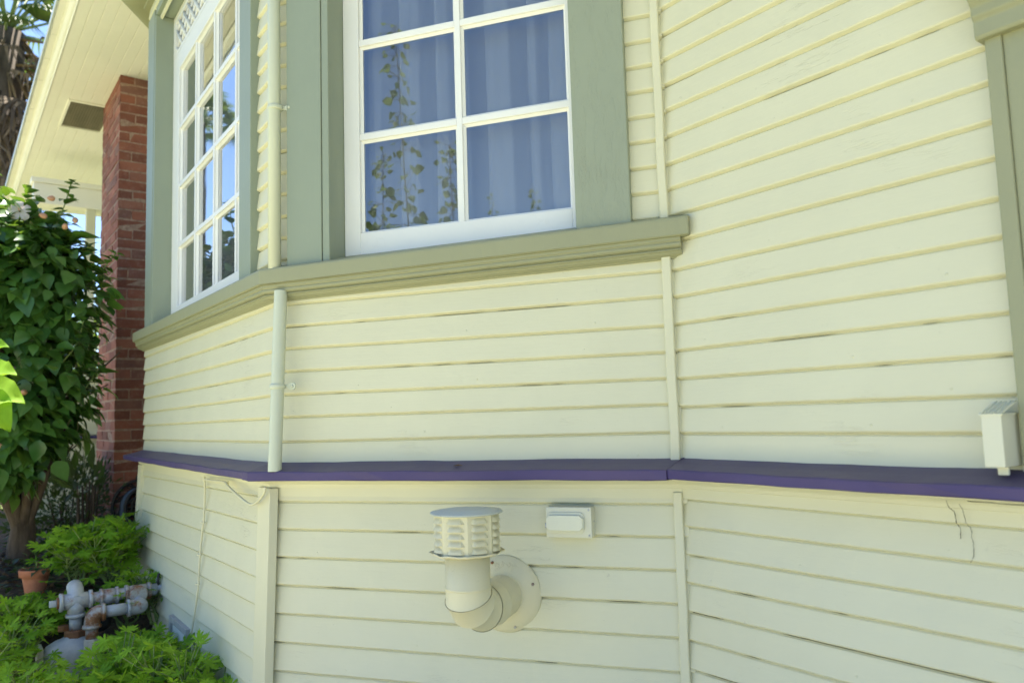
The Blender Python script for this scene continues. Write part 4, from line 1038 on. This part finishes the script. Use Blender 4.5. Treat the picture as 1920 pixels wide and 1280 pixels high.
# ------------------------------------------------------------------ gas meter
FMT = Matrix.Translation(Vector((0, 0, 0))) @ frame(B2+dL*(-1.72), dL)
def mt(out, z, du=0): return FMT @ Vector((du, -out, z))
gm = thing('gas_meter', 'grey gas meter with rusty galvanised pipes standing among the geraniums', 'gas meter', mt(.45, GROUND))
def pip(pts, r, mat, name='pipe', par=gm, n=18): mb = MB(); mb.tube(pts, r, n); return mb.build(name, mat, par)
def collar(mb, p, d, r, w_): d = Vector(d).normalized(); mb.lathe([(r*.86, -w_*.5), (r, -w_*.42), (r*1.02, 0), (r, w_*.42), (r*.86, w_*.5)], d, p, 22)
r0 = .0275; Za = -.835
pip([mt(.0, Za+.008), mt(.07, Za+.004)], .016, M['galv'])
pip([mt(.05, Za+.004), mt(.42, Za)], r0, M['galv'])
mb = MB(); c1 = mt(.145, Za); dirp = (mt(1, 0)-mt(0, 0)).normalized(); dirs = (mt(0, 0, 1)-mt(0, 0)).normalized()
mb.tube([mt(.085, Za), mt(.19, Za)], .0365, 20); collar(mb, mt(.088, Za), dirp, .042, .016); collar(mb, mt(.192, Za), dirp, .042, .016)
mb.tube([c1, c1+dirs*.06], .0365, 20); collar(mb, c1+dirs*.06, dirs, .042, .016); mb.build('tee_fitting', M['galv_rust'], gm)
mb = MB(); mb.tube([mt(.055, Za), mt(.075, Za)], .030, 6); mb.build('hex_bushing', M['galv'], gm)
v_ = mt(.045, Za+.01); pip([v_, v_+Vector((.0, .0, .03)), v_+Vector((.006, -.006, .07))], .007, M['iron'], 'shut_off_lever', n=8)
mb = MB(); mb.tube([mt(.232, Za), mt(.305, Za)], .0365, 20); collar(mb, mt(.305, Za), dirp, .0415, .016); collar(mb, mt(.235, Za), dirp, .0415, .014); mb.build('coupling', M['galv'], gm)
mb = MB(); T1 = mt(.415, Za); mb.tube([mt(.355, Za), mt(.475, Za)], .0370, 20); collar(mb, mt(.352, Za), dirp, .0435, .018); collar(mb, mt(.478, Za), dirp, .0435, .018)
mb.tube([T1, T1+Vector((0, 0, -.066))], .0370, 20); collar(mb, T1+Vector((0, 0, -.068)), (0, 0, 1), .0435, .018)
bk_ = -dirs; mb.tube(curve([T1+Vector((0, 0, .005)), T1+bk_*.03+Vector((0, 0, .045)), T1+bk_*.075+Vector((0, 0, .055))], 4), .036, 18)
tee = mb.build('tee_fitting', M['galv'], gm)
pip([mt(.487, Za), mt(.497, Za)], .0265, M['rust'], 'plug_thread'); mb = MB(); mb.tube([mt(.497, Za), mt(.528, Za)], .021, 4); mb.build('square_plug', M['galv'], gm, bevel=.002)
pip([T1+Vector((0, 0, -.075)), T1+Vector((0, 0, -.135))], r0, M['galv'])
mb = MB(); nb = T1+Vector((0, 0, -.152)); mb.lathe([(.044, -.018), (.049, -.014), (.049, .014), (.044, .018)], (0, 0, 1), nb, 8, smooth=False); mb.build('union_nut', M['rust'], gm, bevel=.002)
mb = MB(); mb.lathe([(.026, -.0125), (.026, .0125)], (0, 0, 1), T1+Vector((0, 0, -.125))+dirp*.05+bk_*.02, 6, smooth=False); mb.build('union_nut', M['rust'], gm, bevel=.002)
# second leg: from the wall tee forward, then down
F1 = c1+dirs*.080+Vector((0, 0, -.050))
pip([c1+dirs*.040+Vector((0, 0, -.02)), F1], r0, M['galv'])
Zb_ = Za-.012; E1 = F1+dirs*.020
mb = MB(); mb.tube(curve([F1-dirs*.015, F1+dirs*.018, F1+dirs*.028+dirp*.010, F1+dirs*.030+dirp*.05], 5), .0365, 18); collar(mb, F1+dirs*.030+dirp*.052, dirp, .042, .016); mb.build('elbow_fitting', M['galv'], gm)
E2 = F1+dirs*.030+dirp*.165
pip([F1+dirs*.030+dirp*.05, E2], r0, M['galv'])
mb = MB(); mb.tube(curve([E2-dirp*.004, E2+dirp*.022, E2+dirp*.042+Vector((0, 0, -.018)), E2+dirp*.047+Vector((0, 0, -.06))], 5), [.036]*16, 18); collar(mb, E2, dirp, .042, .016); collar(mb, E2+dirp*.047+Vector((0, 0, -.060)), (0, 0, 1), .042, .016); mb.build('elbow_fitting', M['galv_rust'], gm)
pip([E2+dirp*.047+Vector((0, 0, -.065)), E2+dirp*.047+Vector((0, 0, -.12))], r0, M['galv_rust'])
mb = MB(); mb.lathe([(.036, -.10), (.036, 0)], (0, 0, 1), E2+dirp*.047+Vector((0, 0, -.115)), 8, smooth=False); mb.build('union_nut', M['dial'], gm, bevel=.003)
# body: domed casting, front cover, index box
bd = MB(); bc = mt(.435, -1.10); rows = []
for k, (h, sx, sy) in enumerate(((-.14, .10, .07), (-.10, .118, .085), (-.02, .122, .09), (.035, .118, .088), (.062, .105, .078), (.082, .080, .060), (.094, .05, .044), (.104, .040, .038), (.112, .038, .036))):
    row = []
    for j in range(32):
        a = 2*math.pi*j/32; e_ = .72
        cxs = math.copysign(abs(math.cos(a))**e_, math.cos(a)); sns = math.copysign(abs(math.sin(a))**e_, math.sin(a))
        o_ = T1-mt(.415, 0)+Vector((0, 0, 0)); sh_ = min(1, max(0, (h-.06)/.05))
        ctr_ = bc*(1-sh_)+Vector((T1.x, T1.y, bc.z))*sh_
        row.append(ctr_+dirp*(cxs*sx)+dirs*(sns*sy)+Vector((0, 0, h)))
    rows.append(row)
bd.grid(rows, True, True, True); bd.build('meter_body', M['meter'], gm)
ib = MB(); rows = []
p0 = bc+dirp*.112+Vector((0, 0, -.10))
def ibox(mb, c, a, b, h): 
    i = len(mb.v)
    for z_ in (-h, h):
        for sa, sb_ in ((-1, -1), (1, -1), (1, 1), (-1, 1)): mb.v.append(tuple(c+dirp*(a*sa)+dirs*(b*sb_)+Vector((0, 0, z_))))
    for f in ((0, 3, 2, 1), (4, 5, 6, 7), (0, 1, 5, 4), (1, 2, 6, 5), (2, 3, 7, 6), (3, 0, 4, 7)): mb.f.append(tuple(i+k for k in f)); mb.sm.append(False)
ibox(ib, bc+dirp*.128+Vector((0, 0, -.01)), .012, .062, .085); ibo = ib.build('index_box', M['dial'], gm, bevel=.004)
for z_ in (.062, -.035): ib = MB(); ibox(ib, bc+dirp*.143+dirs*.035+Vector((0, 0, z_)), .006, .009, .009); ib.build('seal', M['rust'], ibo, bevel=.003)
rg = MB(); rg.lathe([(.045, -.02), (.058, -.014), (.058, .014), (.04, .022), (.02, .03)], Vector((dirs.x, dirs.y, .25)), mt(.30, -.965, -.10), 24); rg.build('regulator', M['iron'], gm)
# raised foundry lettering on the tee
fc = bpy.data.curves.new('lettering', 'FONT'); fc.body = 'WARD'; fc.size = .021; fc.extrude = .0009; fc.align_x = 'CENTER'; fc.align_y = 'CENTER'
fo = bpy.data.objects.new('lettering_source', fc); COL.objects.link(fo)
dg = bpy.context.evaluated_depsgraph_get(); me = bpy.data.meshes.new_from_object(fo.evaluated_get(dg)); bpy.data.objects.remove(fo)
me.name = 'raised_lettering'; me.materials.clear(); me.materials.append(M['galv'])
fd = (dirs*.92+Vector((0, 0, .39))).normalized(); fx = -dirp; fx = (fx-fd*fx.dot(fd)).normalized(); fy = fd.cross(fx)
pL = T1+fd*.0372
lo = bpy.data.objects.new('raised_lettering', me); COL.objects.link(lo)
put(lo, tee, Matrix(((fx.x, fy.x, fd.x, pL.x), (fx.y, fy.y, fd.y, pL.y), (fx.z, fy.z, fd.z, pL.z), (0, 0, 0, 1))))

# ------------------------------------------------------------------ hose reel on the chimney
hr = thing('hose_reel', 'black cast iron hose reel with blue hose on the chimney side', 'hose reel', rf(-4.92, .55, -.58))
AXd = Vector((dR.x, dR.y, 0)); HC = rf(-4.925, .500, -.585); sx_ = Vector((nR.x, nR.y, 0)); uz = Vector((0, 0, 1))
def wheel(c, R0, mat):
    mb = MB(); n = 40
    mb.tube([c+(sx_*math.cos(2*math.pi*i/n)+uz*math.sin(2*math.pi*i/n))*R0 for i in range(n+1)], .013, 8, caps=False)
    mb.tube([c+(sx_*math.cos(2*math.pi*i/n)+uz*math.sin(2*math.pi*i/n))*R0*.72 for i in range(n+1)], .007, 8, caps=False)
    mb.lathe([(.03, -.012), (.034, 0), (.03, .012)], AXd, c, 16)
    for k in range(8):
        a = 2*math.pi*k/8; pts = []
        for i in range(9):
            t_ = i/8; aa = a+.55*math.sin(t_*math.pi*1.5); pts.append(c+(sx_*math.cos(aa)+uz*math.sin(aa))*(R0*(.12+.86*t_)))
        mb.tube(pts, .006, 6)
        cc = c+(sx_*math.cos(a+.35)+uz*math.sin(a+.35))*R0*.86
        mb.tube([cc+(sx_*math.cos(2*math.pi*i/12)+uz*math.sin(2*math.pi*i/12))*R0*.10 for i in range(13)], .004, 5, caps=False)
    return mb.build('reel_wheel', mat, hr)
wheel(HC+AXd*.03, .185, M['iron']); wheel(HC+AXd*.15+sx_*-.03, .150, M['iron'])
mb = MB()
for k in range(4):
    pts = [HC+AXd*(.055+.02*k)+(sx_*math.cos(2*math.pi*i/36)+uz*math.sin(2*math.pi*i/36))*(.125+.006*(k % 2)) for i in range(37)]
    mb.tube(pts, .0105, 8, caps=False)
pts = curve([HC+AXd*.08+sx_*.13, HC+AXd*.09+sx_*.135-uz*.08, HC+AXd*.12+sx_*.12-uz*.20, HC+AXd*.14+sx_*.09-uz*.36, HC+AXd*.16+sx_*.05-uz*.42], 5); mb.tube(pts, .0105, 8); mb.build('hose', M['hose'], hr)
mb = MB(); mb.tube([HC-AXd*.01, HC+AXd*.16], .014, 10); mb.lathe([(.028, 0), (.028, .02), (.014, .03)], AXd, HC+uz*.20-AXd*.006, 14); mb.tube([HC+uz*.20+AXd*.01, HC+AXd*.01], .012, 8); mb.build('bracket', M['iron'], hr)

# ------------------------------------------------------------------ terracotta pot, leaf litter
pp0 = at(66, 1106, 4.3); gpz = gz(pp0.x, pp0.y); pot = thing('flower_pot', 'terracotta flower pot standing in the bed beside the geraniums', 'flower pot', (pp0.x, pp0.y, gpz))
mb = MB(); mb.lathe([(.045, 0), (.062, .10), (.064, .115), (.078, .116), (.081, .150), (.079, .154), (.066, .154), (.064, .13)], (0, 0, 1), (pp0.x, pp0.y, gpz), 32, caps=False); mb.build('pot_shell', M['terracotta'], pot, fix=False)
mb = MB(); mb.lathe([(.064, .128), (.03, .134), (.001, .136)], (0, 0, 1), (pp0.x, pp0.y, gpz), 20, caps=False); mb.build('potting_soil', M['soil'], pot, fix=False)
r = random.Random(6); pt = thing('potted_plant', 'small dark trailing plant growing in the terracotta pot', 'plant', (pp0.x, pp0.y, gpz+.13)); lf = MB(); st = MB()
for _ in range(90):
    v = rv(r); p = Vector((pp0.x+.04, pp0.y+.03, gpz+.19))+Vector((v.x*.14, v.y*.12, v.z*.06)); leaf_ovate(lf, p, v+Vector((0, 0, .2)), Vector((0, 0, 1)), r.uniform(.025, .05), r.uniform(.018, .03))
    if _ % 4 == 0: st.tube([(pp0.x, pp0.y, gpz+.13), p], .002, 4)
lf.build('leaves', M['dark_leaf'], pt, fix=False); st.build('stems', M['stem'], pt)
r = random.Random(9); lf = MB()
for _ in range(650):
    p = rf(r.uniform(-5.2, -2.9), r.uniform(.95, 1.75), 0); q = Vector((p.x, p.y, gz(p.x, p.y)+r.uniform(.006, .03)))
    leaf_ovate(lf, q, Vector((r.uniform(-1, 1), r.uniform(-1, 1), r.uniform(-.15, .25))), Vector((r.uniform(-.4, .4), r.uniform(-.4, .4), 1)), r.uniform(.03, .075), r.uniform(.02, .045), .25, .2)
lt = lf.build('leaf_litter', M['litter'], None, fix=False); lt['kind'] = 'stuff'; tag(lt, 'dry brown leaves strewn over the shaded bed', 'leaf litter')
r = random.Random(10); lf = MB()
for _ in range(420):
    p = rf(r.uniform(-5.0, -2.7), r.uniform(.9, 1.5), 0); q = Vector((p.x, p.y, gz(p.x, p.y)+r.uniform(.01, .07)))
    leaf_ovate(lf, q, Vector((r.uniform(-1, 1), r.uniform(-1, 1), r.uniform(-.1, .5))), Vector((0, 0, 1)), r.uniform(.03, .07), r.uniform(.025, .05))
gcv = lf.build('ground_cover', M['dark_leaf'], None, fix=False); gcv['kind'] = 'stuff'; tag(gcv, 'low dark creeping plants over the shaded bed', 'ground cover')
